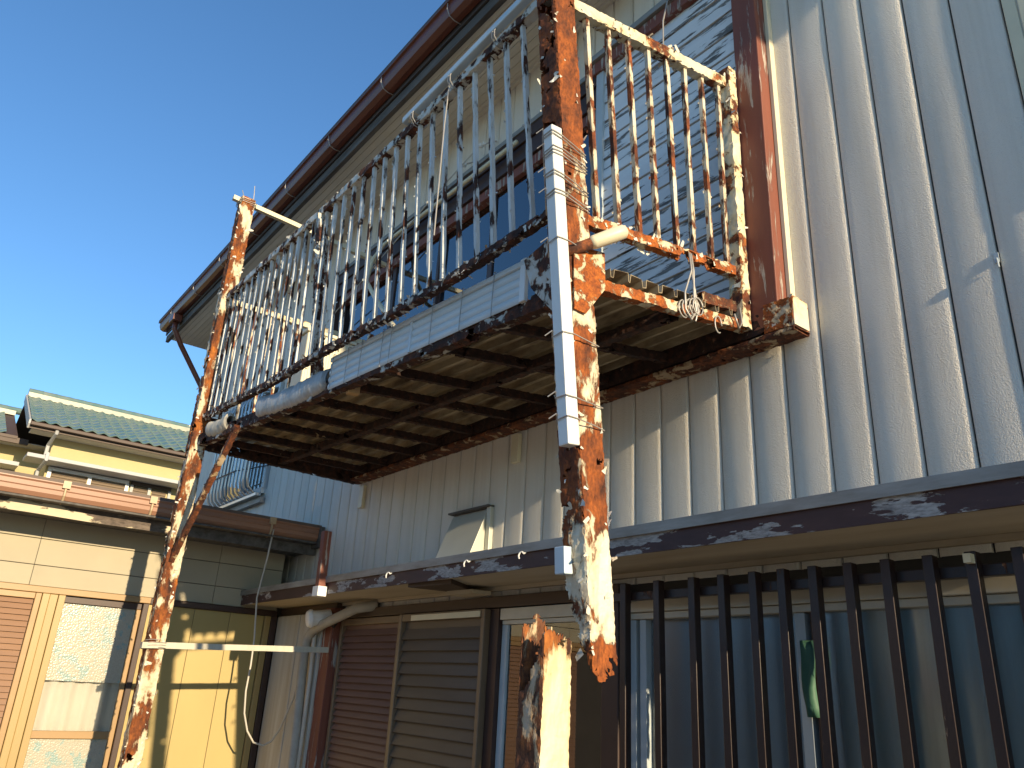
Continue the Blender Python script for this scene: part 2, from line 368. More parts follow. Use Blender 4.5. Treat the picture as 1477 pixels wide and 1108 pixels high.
# metal siding: each panel slightly crowned and dented so that the raking sun models it
siding = pivot('siding', house)
PITCH = 0.1585
def panel(xa, xb, z0, z1, full=True):
    nx = 8 if xb - xa > 0.1 else 4
    nzr = max(2, int((z1 - z0) / 0.11))
    cols = [(xa+0.0035, 0.0115), (xa+0.0045, 0.0015)]
    for i in range(nx+1): cols.append((lerp(xa+0.008, xb-0.008, i/nx), 0.0))
    cols += [(xb-0.0045, 0.0015), (xb-0.0035, 0.0115)]
    vs = []; fs = []; C = len(cols); cx = (xa+xb)/2; hw = (xb-xa)/2
    ph = mn.noise(Vector((cx*7.3, 0, 3)))
    for k in range(nzr+1):
        z = lerp(z0, z1, k/nzr)
        for j, (x, y) in enumerate(cols):
            if 2 <= j < C-2:
                u = (x - cx)/hw
                q = Vector((x*1.7 + ph*4, 11.3, z*0.75))
                bul = 0.0034*(1-u*u)
                bul += (1-u*u)*0.0036*mn.noise(q) + (1-abs(u)**3)*0.0014*mn.noise(q*2.7 + Vector((5,0,0))) + (1-u*u)*0.0009*u*mn.noise(q*1.3 + Vector((0,9,0)))
                y = -bul
            vs.append((x, y, z))
    for k in range(nzr):
        for j in range(C-1): fs.append((k*C+j, k*C+j+1, (k+1)*C+j+1, (k+1)*C+j))
    MB().add(vs, fs).build('siding_panel', M['siding'], siding, smooth=True)
x = -0.966 + PITCH*12
while x > XL:
    xa, xb = max(XL, x - PITCH), x
    for (x0, x1, z0, z1) in rect_cells(xa, xb, 2.05, 5.5, [(-6.039,-2.5505,3.45,4.98),(-8.258,-6.988,3.2,4.25)]):
        if x1 - x0 > 0.03: panel(x0, x1, z0, z1)
    x -= PITCH

# ---- eaves, gutter, roof
eave = pivot('eave', house)
ex0, ex1 = -9.95, 2.9
sb = 9
for i in range(sb):
    y0 = lerp(-0.50, 0.0, i/sb); y1 = lerp(-0.50, 0.0, (i+1)/sb) - 0.004
    MB().box(ex0+0.03, ex1, y0, y1, 5.502, 5.515).build('soffit_board', M['soffit'], eave)
MB().box(ex0+.03, ex1, -0.03, -0.002, 5.475, 5.5015).build('soffit_trim', M['soffit'], eave)
MB().box(ex0, ex1, -0.54, -0.502, 5.46, 5.545).build('fascia_board', M['eavewood'], eave, 0.004)
MB().box(ex0, ex1, -0.555, -0.542, 5.548, 5.60).build('drip_board', M['roofdark'], eave)
b = MB()
prof = [(-0.56,5.585),(-0.60,5.580),(-0.635,5.595),(-0.650,5.63),(-0.652,5.675),(-0.668,5.678),(-0.668,5.684),(-0.643,5.684),(-0.640,5.635),(-0.628,5.605),(-0.60,5.592),(-0.56,5.597)]
# the gutter dips and wanders a little along its length
xs = [ex0 + 0.02 + i*(ex1-ex0-0.04)/60 for i in range(61)]
vs = []; fs = []; n = len(prof)
for xx in xs:
    dz = 0.012*mn.noise(Vector((xx*0.9, 0, 0))) + 0.004*mn.noise(Vector((xx*4, 2, 0))); dy = 0.012*mn.noise(Vector((xx*0.7, 5, 0)))
    for y, z in prof: vs.append((xx, y+dy, z+dz))
for i in range(60):
    for k in range(n): fs.append((i*n+k, i*n+(k+1)%n, (i+1)*n+(k+1)%n, (i+1)*n+k))
fs.append(tuple(range(n))); fs.append(tuple(60*n+k for k in range(n-1,-1,-1)))
b.add(vs, fs); b.build('gutter', M['gutter'], eave)
for i in range(14):
    xx = -9.4 + i*0.86
    MB().tube([(xx,-0.55,5.70),(xx,-0.60,5.71),(xx,-0.662,5.69),(xx,-0.664,5.63),(xx,-0.64,5.585),(xx,-0.60,5.572),(xx,-0.55,5.575)], 0.0035, 5).build('gutter_tie', M['wire'], eave)
MB().box(-9.42,-9.24,-0.66,-0.555,5.50,5.582).build('gutter_outlet', M['gutter'], eave, 0.006)
MB().tube([(-9.33,-0.60,5.50),(-9.33,-0.60,5.42),(-9.36,-0.48,5.25),(-9.46,-0.06,4.75),(-9.46,-0.05,4.5),(-9.46,-0.05,2.9)], 0.032, 10).build('downpipe', M['gutter'], house, smooth=True)
b = MB()
b.profile_x([(-0.66,5.70),(-0.66,5.74),(3.0,7.0),(6.7,5.74),(6.7,5.70),(3.0,6.95)], ex0-0.05, ex1+0.05)
b.build('roof', M['roofdark'], house)
MB().prism([(ex0+0.06,-0.5,5.52),(ex0+0.06,3.0,6.93),(ex0+0.06,6.5,5.52)], (0.03,0,0)).build('gable_board', M['eavewood'], house)

# ---- upstairs balcony window
win = pivot('balcony_window', house)
MB().box(-6.06,-2.56,-0.045,0.011,4.985,5.02).build('head_flashing', M['flashing'], win)
MB().box(-6.05,-2.57,-0.035,0.10,4.90,4.983).build('window_head', M['darkbrown'], win, 0.003)
MB().box(-6.02,-2.60,-0.02,0.09,4.775,4.897).build('shutter_track', M['darkbrown'], win, 0.003)
MB().box(-6.02,-2.60,0.0,0.085,4.70,4.772).build('sash_head', M['brown'], win, 0.003)
MB().box(-6.05,-5.97,-0.03,0.10,3.462,4.898).build('jamb', M['darkbrown'], win, 0.003)
MB().box(-2.62,-2.56,-0.03,0.10,3.462,4.898).build('jamb', M['darkbrown'], win, 0.003)
MB().box(-6.05,-2.57,-0.05,0.10,3.40,3.46).build('sill', M['darkbrown'], win, 0.003)
XS = [-5.96,-5.02,-4.36,-3.70,-2.63]
for i in range(4):
    a0, a1 = XS[i], XS[i+1]; yy = 0.035 if i % 2 else 0.06
    sh = pivot('sash', win) if False else None
    MB().box(a0-0.02, a0+0.03, yy-0.014, yy+0.014, 3.462, 4.698).build('stile', M['darkbrown'], win, 0.002)
    MB().box(a1-0.03+0.021, a1+0.021, yy-0.0135, yy+0.0135, 3.463, 4.697).build('stile', M['darkbrown'], win, 0.002)
    MB().box(a0+0.031, a1-0.012, yy-0.003, yy+0.003, 3.465, 4.695).build('pane', M['glassup'], win)
def curtain(name, x0, x1, y, z0, z1, mat, parent, amp=0.025, per=0.09, nzr=10):
    n = int((x1-x0)/0.016); vs = []; fs = []
    for k in range(nzr+1):
        z = lerp(z0, z1, k/nzr)
        for i in range(n+1):
            xx = lerp(x0, x1, i/n)
            ph = mn.noise(Vector((xx*4, 0, z*0.5)))
            vs.append((xx, y + amp*math.sin(2*math.pi*xx/per + 3*ph), z + 0.01*math.sin(xx*31)*(k == 0)))
    for k in range(nzr):
        for i in range(n): fs.append((k*(n+1)+i, k*(n+1)+i+1, (k+1)*(n+1)+i+1, (k+1)*(n+1)+i))
    return MB().add(vs, fs).build(name, mat, parent, smooth=True)
curtain('curtain', -5.9, -5.1, 0.14, 3.47, 4.75, M['curtain'], win)
curtain('curtain', -4.2, -3.0, 0.14, 3.47, 4.75, M['curtain'], win)

# ---- shutter box (tobukuro) with flaking boards
sbx = pivot('shutter_box', house)
MB().box(-2.56,-1.67,-0.055,-0.003,3.0,4.96).build('box_core', M['groove'], sbx)
zb = 3.01; i = 0
bh = 0.128
while zb < 4.9:
    z1 = min(zb+bh, 4.905)
    b = MB(); n = 14; vs = []; fs = []
    yb = -0.062 + 0.002*mn.noise(Vector((zb*9,1,1)))
    # lapped board: lower edge proud of the one below
    for k in range(n+1):
        xx = lerp(-2.55,-1.672,k/n); q = 0.0018*mn.noise(Vector((xx*5, zb*7, 0)))
        vs += [(xx,-0.056,zb+0.002),(xx,yb-0.012+q,zb+0.002),(xx,yb-0.004+q,z1-0.004),(xx,-0.056,z1-0.004)]
    for k in range(n):
        o = k*4
        fs += [(o,o+4,o+5,o+1),(o+1,o+5,o+6,o+2),(o+2,o+6,o+7,o+3)]
    fs += [(0,1,2,3),(n*4+3,n*4+2,n*4+1,n*4)]
    b.add(vs, fs); b.build('board', M['board'], sbx)
    zb += bh; i += 1
MB().box(-2.60,-2.545,-0.085,-0.003,2.98,4.985).build('box_stile', M['palesash'], sbx, 0.003)
MB().box(-1.668,-1.545,-0.10,-0.003,2.96,5.05).build('box_post', M['brown'], sbx, 0.004)
MB().box(-2.62,-1.67,-0.10,-0.003,4.90,4.98).build('box_head', M['brown'], sbx, 0.004)
MB().box(-2.64,-1.53,-0.12,-0.003,4.981,5.02).build('box_flashing', M['flashing'], sbx, 0.003)
MB().box(-1.543,-1.525,-0.035,-0.003,2.96,5.05).build('cover_strip', M['cream'], sbx, 0.002)

# ---- small window with bowed aluminium grille at the far left
gw = pivot('grille_window', house)
MB().box(-8.24,-7.01,-0.03,0.05,4.22,4.27).build('frame_bar', M['palesash'], gw); MB().box(-8.24,-7.01,-0.05,0.05,3.16,3.215).build('frame_bar', M['palesash'], gw)
for xx in (-8.22,-7.62,-7.03): MB().box(xx-0.02,xx+0.02,-0.03,0.05,3.216,4.219).build('frame_bar', M['palesash'], gw)
for a0, a1 in ((-8.195,-7.645),(-7.595,-7.055)): MB().box(a0,a1,0.0,0.006,3.217,4.218).build('pane', M['glassup'], gw)
gb = mesh_of(MB().tube([(0,0,0),(0,-0.07,0.015),(0,-0.12,0.06),(0,-0.14,0.14),(0,-0.14,0.95),(0,-0.11,1.03),(0,0,1.05)], 0.011, 6), 'grille_bar', M['steelgrille'])
for p in gb.polygons: p.use_smooth = True
for i in range(12): piece('grille_bar', gb, gw, (-8.16 + i*0.1, -0.03, 3.15))
MB().box(-8.25,-6.98,-0.10,-0.051,3.125,3.15).build('grille_rail', M['steelgrille'], gw)
MB().box(-8.25,-6.98,-0.05,-0.002,3.07,3.12).build('sill_tray', M['flashing'], gw)
MB().tube([(-8.3,-0.19,3.42),(-7.4,-0.19,3.40),(-7.0,-0.02,3.42)], 0.006, 5).build('cable', M['black'], gw)

# ---- window at the far right of the upper wall
rw = pivot('side_window', house)
MB().box(-0.645,-0.605,-0.008,-0.003,3.2,4.6).build('frame_bar', M['cream'], rw, 0.003)
MB().box(-0.60,-0.555,-0.011,-0.003,3.2,4.6).build('frame_bar', M['cream'], rw, 0.003)
MB().box(-0.645,0.7,-0.009,-0.003,3.12,3.198).build('frame_bar', M['cream'], rw, 0.003)
MB().box(-0.645,0.7,-0.009,-0.003,4.602,4.68).build('frame_bar', M['cream'], rw, 0.003)
MB().box(-0.552,0.7,-0.005,-0.003,3.2,4.6).build('pane', M['glassup'], rw)
MB().box(-0.552,-0.50,-0.010,-0.0052,3.201,4.599).build('sash', M['darkbrown'], rw, 0.003)

# ---- ground floor canopy
cp = pivot('canopy', house)
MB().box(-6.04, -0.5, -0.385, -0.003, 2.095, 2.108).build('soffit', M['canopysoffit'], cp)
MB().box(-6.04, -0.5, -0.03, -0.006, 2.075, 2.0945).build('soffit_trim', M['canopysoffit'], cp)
vs = []; fs = []; n = 60
for i in range(n+1):
    xx = lerp(-6.04, -0.5, i/n); q = 0.004*mn.noise(Vector((xx*2.1,0,0)))
    vs += [(xx,-0.39+q,2.088+q),(xx,-0.39+q,2.158+q),(xx,-0.365,2.158),(xx,-0.365,2.092)]
for i in range(n):
    o = i*4
    for k in range(4): fs.append((o+k,o+(k+1)%4,o+4+(k+1)%4,o+4+k))
fs += [(3,2,1,0),(n*4,n*4+1,n*4+2,n*4+3)]
MB().add(vs, fs).build('fascia', M['brownx'], cp)
b = MB().profile_x([(-0.402,2.155),(-0.404,2.192),(-0.015,2.235),(-0.015,2.228),(-0.398,2.186),(-0.396,2.155)], -6.06, -0.49); b.build('flashing', M['flashing'], cp)
MB().prism([(-3.66,-0.37,2.0945),(-3.60,-0.05,2.0945),(-3.50,-0.05,2.0945),(-3.30,-0.34,2.0945)], (0,0,-0.022)).build('soffit_patch', M['lintel'], cp)
MB().prism([(-3.60,-0.05,2.071),(-3.36,-0.05,2.071),(-3.38,-0.16,2.071),(-3.58,-0.18,2.071)], (0,0,-0.02)).build('soffit_block', M['canopysoffit'], cp)
MB().beam((-4.62,-0.42,2.085),(-4.64,-0.42,2.47),0.05,0.05,(0,1,0)).build('stub_post', M['brown'], cp, 0.003)
MB().box(-4.655,-4.575,-0.455,-0.396,2.07,2.13).build('stub_bracket', M['white'], cp, 0.003)
for hx in (-2.66,-3.07,-3.80):
    pts = [(hx+0.012*math.cos(a), -0.412-0.003*a, 2.14+0.014*math.sin(a)) for a in [0.5+i*0.5 for i in range(9)]]
    MB().tube([(hx,-0.39,2.155)]+pts, 0.0035, 6).build('hook', M['white'], cp)

# ---- vent hood on the upper wall
hd = pivot('vent_hood', house)
prof = [(-0.004,2.52),(-0.02,2.52),(-0.13,2.24),(-0.13,2.225),(-0.004,2.225)]
b = MB(); b.prism([(-3.82,y,z) for y,z in prof],(0.34,0,0)); b.build('hood_shell', M['hood'], hd, 0.002)
MB().box(-3.475,-3.44,-0.03,-0.004,2.225,2.545).build('hood_flange', M['hood'], hd, 0.002)
MB().box(-3.83,-3.44,-0.05,-0.004,2.53,2.54).build('hood_cap', M['eavewood'], hd)

# ---- ground floor openings
MB().box(-5.10,-2.47,-0.045,0.011,1.99,2.045).build('lintel', M['lintel'], house, 0.004)
def louvre(name, x0, x1, z0, z1, pitch, y, slat_mat, parent):
    p = pivot(name, parent)
    MB().box(x0,x0+0.03,y-0.02,y+0.02,z0,z1).build('frame_bar', M['louvreframe'], p, 0.003); MB().box(x1-0.03,x1,y-0.02,y+0.02,z0,z1).build('frame_bar', M['louvreframe'], p, 0.003)
    MB().box(x0+.031,x1-.031,y-0.018,y+0.02,z1-0.04,z1).build('frame_bar', M['louvreframe'], p, 0.003); MB().box(x0+.031,x1-.031,y-0.018,y+0.02,z0,z0+0.04).build('frame_bar', M['louvreframe'], p, 0.003)
    MB().box(x0+.031,x1-.031,y+0.012,y+0.016,z0+.041,z1-.041).build('back_sheet', slat_mat, p)
    L = x1 - x0 - 0.064
    me = mesh_of(MB().prism([(-L/2,-0.012,0),(-L/2,-0.010,0.004),(-L/2,0.008,pitch*0.94),(-L/2,0.010,pitch*0.94),(-L/2,0.010,0.0)], (L,0,0)), 'slat', slat_mat)
    fixn(me)
    z = z0 + 0.042
    while z + pitch < z1 - 0.035:
        piece('slat', me, p, ((x0+x1)/2, y, z)); z += pitch
louvre('louvre_shutter', -5.06, -4.265, 0.5, 1.985, 0.0405, -0.02, M['louvrepink'], house)
louvre('louvre_shutter', -4.245, -3.385, 0.5, 1.985, 0.062, -0.045, M['louvre'], house)
MB().box(-4.10,-3.42,-0.071,-0.066,1.945,1.975).build('shutter_label_strip', M['cream'], house)
w2 = pivot('ground_window', house)
MB().box(-3.38,-3.31,-0.03,0.06,0.5,1.985).build('jamb', M['darkbrown'], w2); MB().box(-3.305,-2.54,-0.025,0.06,1.93,1.985).build('frame_bar', M['creamalu'], w2, 0.002)
MB().box(-3.30,-2.54,-0.012,0.05,1.908,1.928).build('frame_bar', M['creamalu'], w2, 0.002)
MB().box(-3.308,-3.265,-0.005,0.03,0.5,1.907).build('sash', M['palesash'], w2, 0.002)
MB().box(-3.26,-2.55,0.008,0.013,0.5,1.906).build('pane', M['glass'], w2)
curtain('curtain', -3.25, -2.56, 0.10, 0.5, 1.93, M['curtainbeige'], w2, 0.015, 0.11)
MB().box(-2.535,-2.435,-0.06,0.05,0.0,2.05).build('wall_post', M['darkbrown'], house, 0.004)
w3 = pivot('barred_window', house)
MB().box(-2.43,1.0,-0.03,0.06,1.932,1.982).build('frame_bar', M['creamalu'], w3, 0.002); MB().box(-2.43,1.0,-0.012,0.06,1.905,1.93).build('frame_bar', M['creamalu'], w3, 0.002)
for a0, a1, mm in ((-2.43,-2.39,'palesash'),(-2.37,-2.335,'palesash'),(-1.64,-1.60,'palesash'),(-1.58,-1.55,'darkbrown'),(-0.5,-0.46,'palesash')):
    MB().box(a0,a1,0.0,0.045,0.6,1.904).build('sash', M[mm], w3, 0.002)
for a0, a1, yy in ((-2.33,-1.645,0.03),(-1.545,-0.505,0.012)): MB().box(a0,a1,yy,yy+0.005,0.6,1.903).build('pane', M['glasshaze'], w3)
curtain('curtain', -2.32, -1.66, 0.075, 0.6, 1.92, M['curtainbeige'], w3, 0.02, 0.13)
curtain('curtain', -1.545, -0.52, 0.075, 0.6, 1.92, M['curtaindark'], w3, 0.02, 0.13)
# folded green paper hanging behind the bars
b = MB(); vs = []; fs = []
for k in range(9):
    z = lerp(1.81,1.57,k/8); dx = 0.012*math.sin(k*0.9); ww = lerp(0.055,0.045,k/8)
    for j in range(4): vs.append((-1.612+dx*0.5+ww*j/3, -0.02-0.010*math.sin(j*2.2+k*0.7), z))
for k in range(8):
    for j in range(3): fs.append((k*4+j,k*4+j+1,(k+1)*4+j+1,(k+1)*4+j))
b.add(vs, fs); o = b.build('green_paper', M['green'], smooth=True)
md = o.modifiers.new('thick','SOLIDIFY'); md.thickness = 0.002
tag(o, 'folded green paper hanging in the barred window of the ground floor', 'paper')
gr = pivot('window_grille', house)
MB().box(-2.43,0.9,-0.125,-0.095,1.965,1.998).build('grille_rail', M['grillebar'], gr, 0.002)
MB().box(-2.43,0.9,-0.125,-0.095,0.70,0.73).build('grille_rail', M['grillebar'], gr, 0.002)
BX = [-2.31,-2.13,-1.96,-1.82,-1.69,-1.575,-1.455,-1.335,-1.21,-1.085,-0.965,-0.845,-0.725,-0.60]
for i, xx in enumerate(BX):
    b = MB().beam((xx,-0.145,0.62),(xx+random.uniform(-.004,.004),-0.145,2.03),0.030,0.034,(0,1,0),12,0.0012,i*3.0)
    b.build('grille_bar', M['grillebar'], gr, 0.002)
for xx in (-2.4, 0.85):
    MB().box(xx-0.012,xx+0.012,-0.094,0.0,1.97,1.99).build('grille_bracket', M['grillebar'], gr)
MB().box(-0.975,-0.955,-0.19,-0.163,1.995,2.02).build('grille_bracket', M['cream'], gr)

# ---- boarded wall in the corner with its pipe
bw = pivot('boarded_wall', house)
px = [-6.02,-5.79,-5.60,-5.40,-5.22]
for i in range(4):
    MB().box(px[i]+0.002,px[i+1]-0.002,-0.095-0.003*(i%2),-0.003,0.0,2.03).build('plank', M['plank'], bw, 0.004)
MB().box(-5.218,-5.085,-0.085,-0.003,0.0,2.06).build('corner_post', M['brown'], bw, 0.004)
MB().box(-6.04,-5.09,-0.07,-0.003,2.032,2.09).build('head_board', M['lintel'], bw)
pts = [(-4.60,-0.02,2.06),(-4.70,-0.12,2.035),(-4.88,-0.14,1.99),(-5.10,-0.15,1.945),(-5.24,-0.15,1.91),(-5.31,-0.15,1.86),(-5.33,-0.15,1.78),(-5.32,-0.15,1.64),(-5.29,-0.15,1.35),(-5.27,-0.15,1.13),(-5.26,-0.15,0.5)]
MB().tube(pts, 0.032, 12).build('taped_pipe', M['pipe'], bw, smooth=True)
MB().tube([(-5.24,-0.11,1.96),(-5.27,-0.12,1.90),(-5.25,-0.12,1.6),(-5.24,-0.12,0.6)], 0.014, 8).build('thin_pipe', M['cable'], bw, smooth=True)
c0 = Vector((-5.13,-0.09,2.0)); ax = Vector((-0.15,-1,-0.18)).normalized()
MB().tube([c0, c0+ax*0.12, c0+ax*0.121, c0+ax*0.135, c0+ax*0.155, c0+ax*0.163], [0.05,0.05,0.058,0.060,0.05,0.02], 18).build('vent_cap', M['white'], bw, smooth=False)
for i in range(3):
    MB().tube([(-5.0-0.02*i,-0.03,2.03),(-5.05,-0.09,1.97-0.02*i),(-5.14-0.05*i,-0.11,1.99),(-5.25,-0.10,1.95)], 0.006, 5).build('cable', M['black' if i else 'cable'], bw, smooth=True)

# ================================================================== balcony
bal = thing('rusted_balcony', (-3.4, -0.6, 1.62), 'rusted steel balcony with flaking white railings hanging off the upper floor', 'balcony')
def V(*a): return Vector(a)
def poly(pts, t):
    """point on a polyline of (x,y,z) at world x"""
    for a, b_ in zip(pts, pts[1:]):
        if b_[0] <= t <= a[0] or t > pts[0][0]:
            k = (t - a[0])/(b_[0] - a[0]); return Vector(a).lerp(Vector(b_), k)
    a, b_ = pts[-2], pts[-1]; k = (t - a[0])/(b_[0]-a[0]); return Vector(a).lerp(Vector(b_), k)
TOP = [(-1.72,-1.135,4.04),(-2.56,-1.145,4.005),(-3.59,-1.155,4.0),(-5.06,-1.18,4.01)]
BOT = [(-1.76,-1.025,3.165),(-2.37,-1.07,3.105),(-2.83,-1.09,3.10),(-3.48,-1.12,3.11),(-4.13,-1.145,3.105),(-5.06,-1.175,3.145)]
def deckF(x): t = (x+1.7)/(-3.41); return V(x, lerp(-0.915,-1.165,t), lerp(2.855,2.95,t))     # front edge of the deck, underside
def deckB(x): t = (x+1.7)/(-3.41); return V(x, -0.02, lerp(2.965,2.935,t))
def deck(x, v, dz=0.0): return deckB(x).lerp(deckF(x), v) + V(0,0,dz)

FLK = []   # (point, normal, along) seeds for paint flakes
def rotten(name, p0, p1, size, mat, parent, ux, cell=0.014, disp=0.0025, hole=None, thick=0.0035, endcut=None, nside=None, seed=0.0, bend=None, flake=0.0):
    """hollow square tube of thin sheet, its surface scaled and eaten by rust; hole(side,u,s) > 0 removes metal"""
    p0 = V(*p0); p1 = V(*p1); L = (p1-p0).length; d = (p1-p0).normalized()
    a = (V(*ux) - d*d.dot(V(*ux))).normalized(); bb = d.cross(a)
    sw, sh = size
    na = nside or max(4, int(sw/cell)); nl = max(2, int(L/cell))
    ring = []
    for sd_ in range(4):
        for i in range(na):
            u = -1 + 2*i/na
            # soften the corners of the tube
            uu = u if abs(u) < 0.999 else u*0.97
            if sd_ == 0: ring.append((uu*sw/2, -sh/2*(1 if abs(u)<.999 else .97), 0, u, (0,-1)))
            if sd_ == 1: ring.append((sw/2, uu*sh/2, 1, u, (1,0)))
            if sd_ == 2: ring.append((-uu*sw/2, sh/2, 2, u, (0,1)))
            if sd_ == 3: ring.append((-sw/2, -uu*sh/2, 3, u, (-1,0)))
    R = len(ring); vs = []; fs = []
    for k in range(nl+1):
        s = k/nl; c = p0.lerp(p1, s)
        if bend: c = c + bend(s)
        for (ca, cb, sd_, u, nn) in ring:
            q = c + a*ca + bb*cb; N = (a*nn[0] + bb*nn[1])
            h = mn.fractal(q*26 + V(seed,0,0), 0.9, 2.1, 4) * disp
            t = V(*mn.noise_vector(q*95 + V(0,seed,0))) * cell*0.45
            t -= N*t.dot(N)
            vs.append(q + N*h + t)
    for k in range(nl):
        s = (k+0.5)/nl
        for j in range(R):
            sd_ = ring[j][2]; u = ring[j][3] + 1/na
            A_, B_, C_, D_ = k*R+j, k*R+(j+1)%R, (k+1)*R+(j+1)%R, (k+1)*R+j
            if hole:
                q = p0.lerp(p1, s) + a*ring[j][0] + bb*ring[j][1]; e_ = 0.5/nl
                tris = (((A_,B_,C_),-e_*.7,0.3),((A_,C_,D_),e_*.7,-0.3)) if mn.noise(q*61) > 0 else (((A_,B_,D_),-e_*.7,-0.3),((B_,C_,D_),e_*.7,0.3))
                kept = 0
                for t_, ds, du in tris:
                    if hole(sd_, u + du/na, s + ds, (vs[t_[0]]+vs[t_[1]]+vs[t_[2]])/3) <= 0: fs.append(t_); kept += 1
                if not kept: continue
            else: fs.append((A_, B_, C_, D_))
            if flake and random.random() < flake*(3.0 if abs(abs(u)-1) < 0.35 else 0.15):
                nn = ring[j][4]; N = a*nn[0] + bb*nn[1]
                FLK.append((vs[k*R+j].copy(), N, d))
    o = MB().add(vs, fs).build(name, mat, parent)
    m = o.modifiers.new('thick', 'SOLIDIFY'); m.thickness = thick; m.offset = -1
    return o
def fr(q, s=1.0, o=0.0): return mn.fractal(q*s + V(o, o*0.7, 0), 0.8, 2.0, 4)

# posts --------------------------------------------------------------
# broken front post: leaning, its lower end torn off in the air
PT = V(-1.72,-1.16,4.35); PB = V(-1.735,-0.862,1.605)
def post_hole(sd_, u, s, q):                        # s runs from the torn end (0) up to the top (1)
    n = fr(q, 9, 3.1); r = n - 0.9
    if sd_ == 0:                                    # street-side face is badly eaten
        r = n - (0.02 if s > 0.50 else 0.36)
        if u > 0.72: r -= 0.5
        if s < 0.30: r = n - 0.10 - 0.45*(u+1)/2 + (0.30-s)*0.5
    if sd_ == 3: r = n - (0.5 if s > .3 else 0.05)
    end = {1: 0.012 + 0.020*(u+1)/2, 0: 0.115 - 0.095*(u+1)/2, 2: 0.06, 3: 0.16}[sd_]
    if s + 0.022*fr(q, 22, 1.0) < end: r = 1
    return r
rotten('post', PB, PT, (0.100,0.100), M['post'], bal, (1,0,0), 0.0078, 0.004, post_hole, seed=2.0, flake=0.010)
# far left post, still standing on the ground
LT = V(-5.11,-1.18,4.82); LB = V(-5.11,-1.19,0.0)
def lp_hole(sd_, u, s, q):
    n = fr(q, 10, 7.7)
    if sd_ in (0, 3) and 0.45 < s < 0.8: return n - 0.25
    return n - 0.72
rotten('post', LB, LT, (0.095,0.095), M['leftpost'], bal, (1,0,0), 0.012, 0.005, lp_hole, seed=5.0, flake=0.03)
# inner post of the front railing
mp0, mp1 = poly(TOP,-3.64)+V(0,0,-0.02), deckF(-3.60)+V(0,-0.0,0.06)
rotten('post', mp1, mp0, (0.055,0.05), M['rail'], bal, (1,0,0), 0.0125, 0.003, lambda sd_,u,s,q: fr(q,12,1.3)-0.7, seed=9.0, flake=0.06)
# rear posts at the wall
rotten('post', V(-1.69,-0.135,4.26), V(-1.69,-0.135,2.97), (0.06,0.05), M['siderail'], bal, (1,0,0), 0.02, 0.0015, None, seed=11.0, flake=0.03)
rotten('post', V(-5.11,-0.06,4.1), V(-5.11,-0.06,2.94), (0.05,0.05), M['siderail'], bal, (1,0,0), 0.02, 0.0015, None, seed=12.0)

# rails --------------------------------------------------------------
def rail_chain(name, pts, size, mat, hole=None, flake=0.05, disp=0.003, cell=0.013, seed=0.0):
    """one bent tube through several points"""
    P = [V(*p) for p in pts]; tot = sum((P[i+1]-P[i]).length for i in range(len(P)-1))
    def at(s):
        dd = s*tot
        for i in range(len(P)-1):
            l_ = (P[i+1]-P[i]).length
            if dd <= l_ or i == len(P)-2: return P[i].lerp(P[i+1], dd/l_)
            dd -= l_
    base0, base1 = P[0], P[-1]
    return rotten(name, base0, base1, size, mat, bal, (0,0,1), cell, disp, hole, bend=lambda s: at(s) - base0.lerp(base1, s), flake=flake, seed=seed)
rail_chain('rail', TOP, (0.042,0.04), M['rail'], lambda sd_,u,s,q: fr(q,14,5)-0.85, 0.028, 0.0025, seed=21)
rail_chain('rail', BOT, (0.034,0.036), M['railbot'], lambda sd_,u,s,q: fr(q,16,8)-0.62, 0.05, 0.0045, seed=22)
SRT0, SRT1 = V(-1.70,-1.10,3.995), V(-1.70,-0.14,4.185)
SRB0, SRB1 = V(-1.70,-1.01,3.095), V(-1.70,-0.14,3.225)
rotten('rail', SRT0, SRT1, (0.052,0.042), M['siderail'], bal, (0,0,1), 0.013, 0.0015, None, seed=31, flake=0.05)
def srb_hole(sd_, u, s, q): return fr(q, 17, 3) + (0.42 if 0.52 < s < 0.86 else -0.4) - 0.55 - (0.35 if sd_ == 1 else 0)
rotten('rail', SRB0, SRB1, (0.042,0.036), M['gusset'], bal, (0,0,1), 0.012, 0.004, srb_hole, seed=32, flake=0.06)
# left side railing
rotten('rail', V(-5.11,-1.15,4.0), V(-5.11,-0.08,4.02), (0.04,0.04), M['siderail'], bal, (0,0,1), 0.02, 0.002, None, seed=33)
rotten('rail', V(-5.11,-1.15,3.14), V(-5.11,-0.08,3.15), (0.035,0.035), M['rust'], bal, (0,0,1), 0.02, 0.003, None, seed=34)

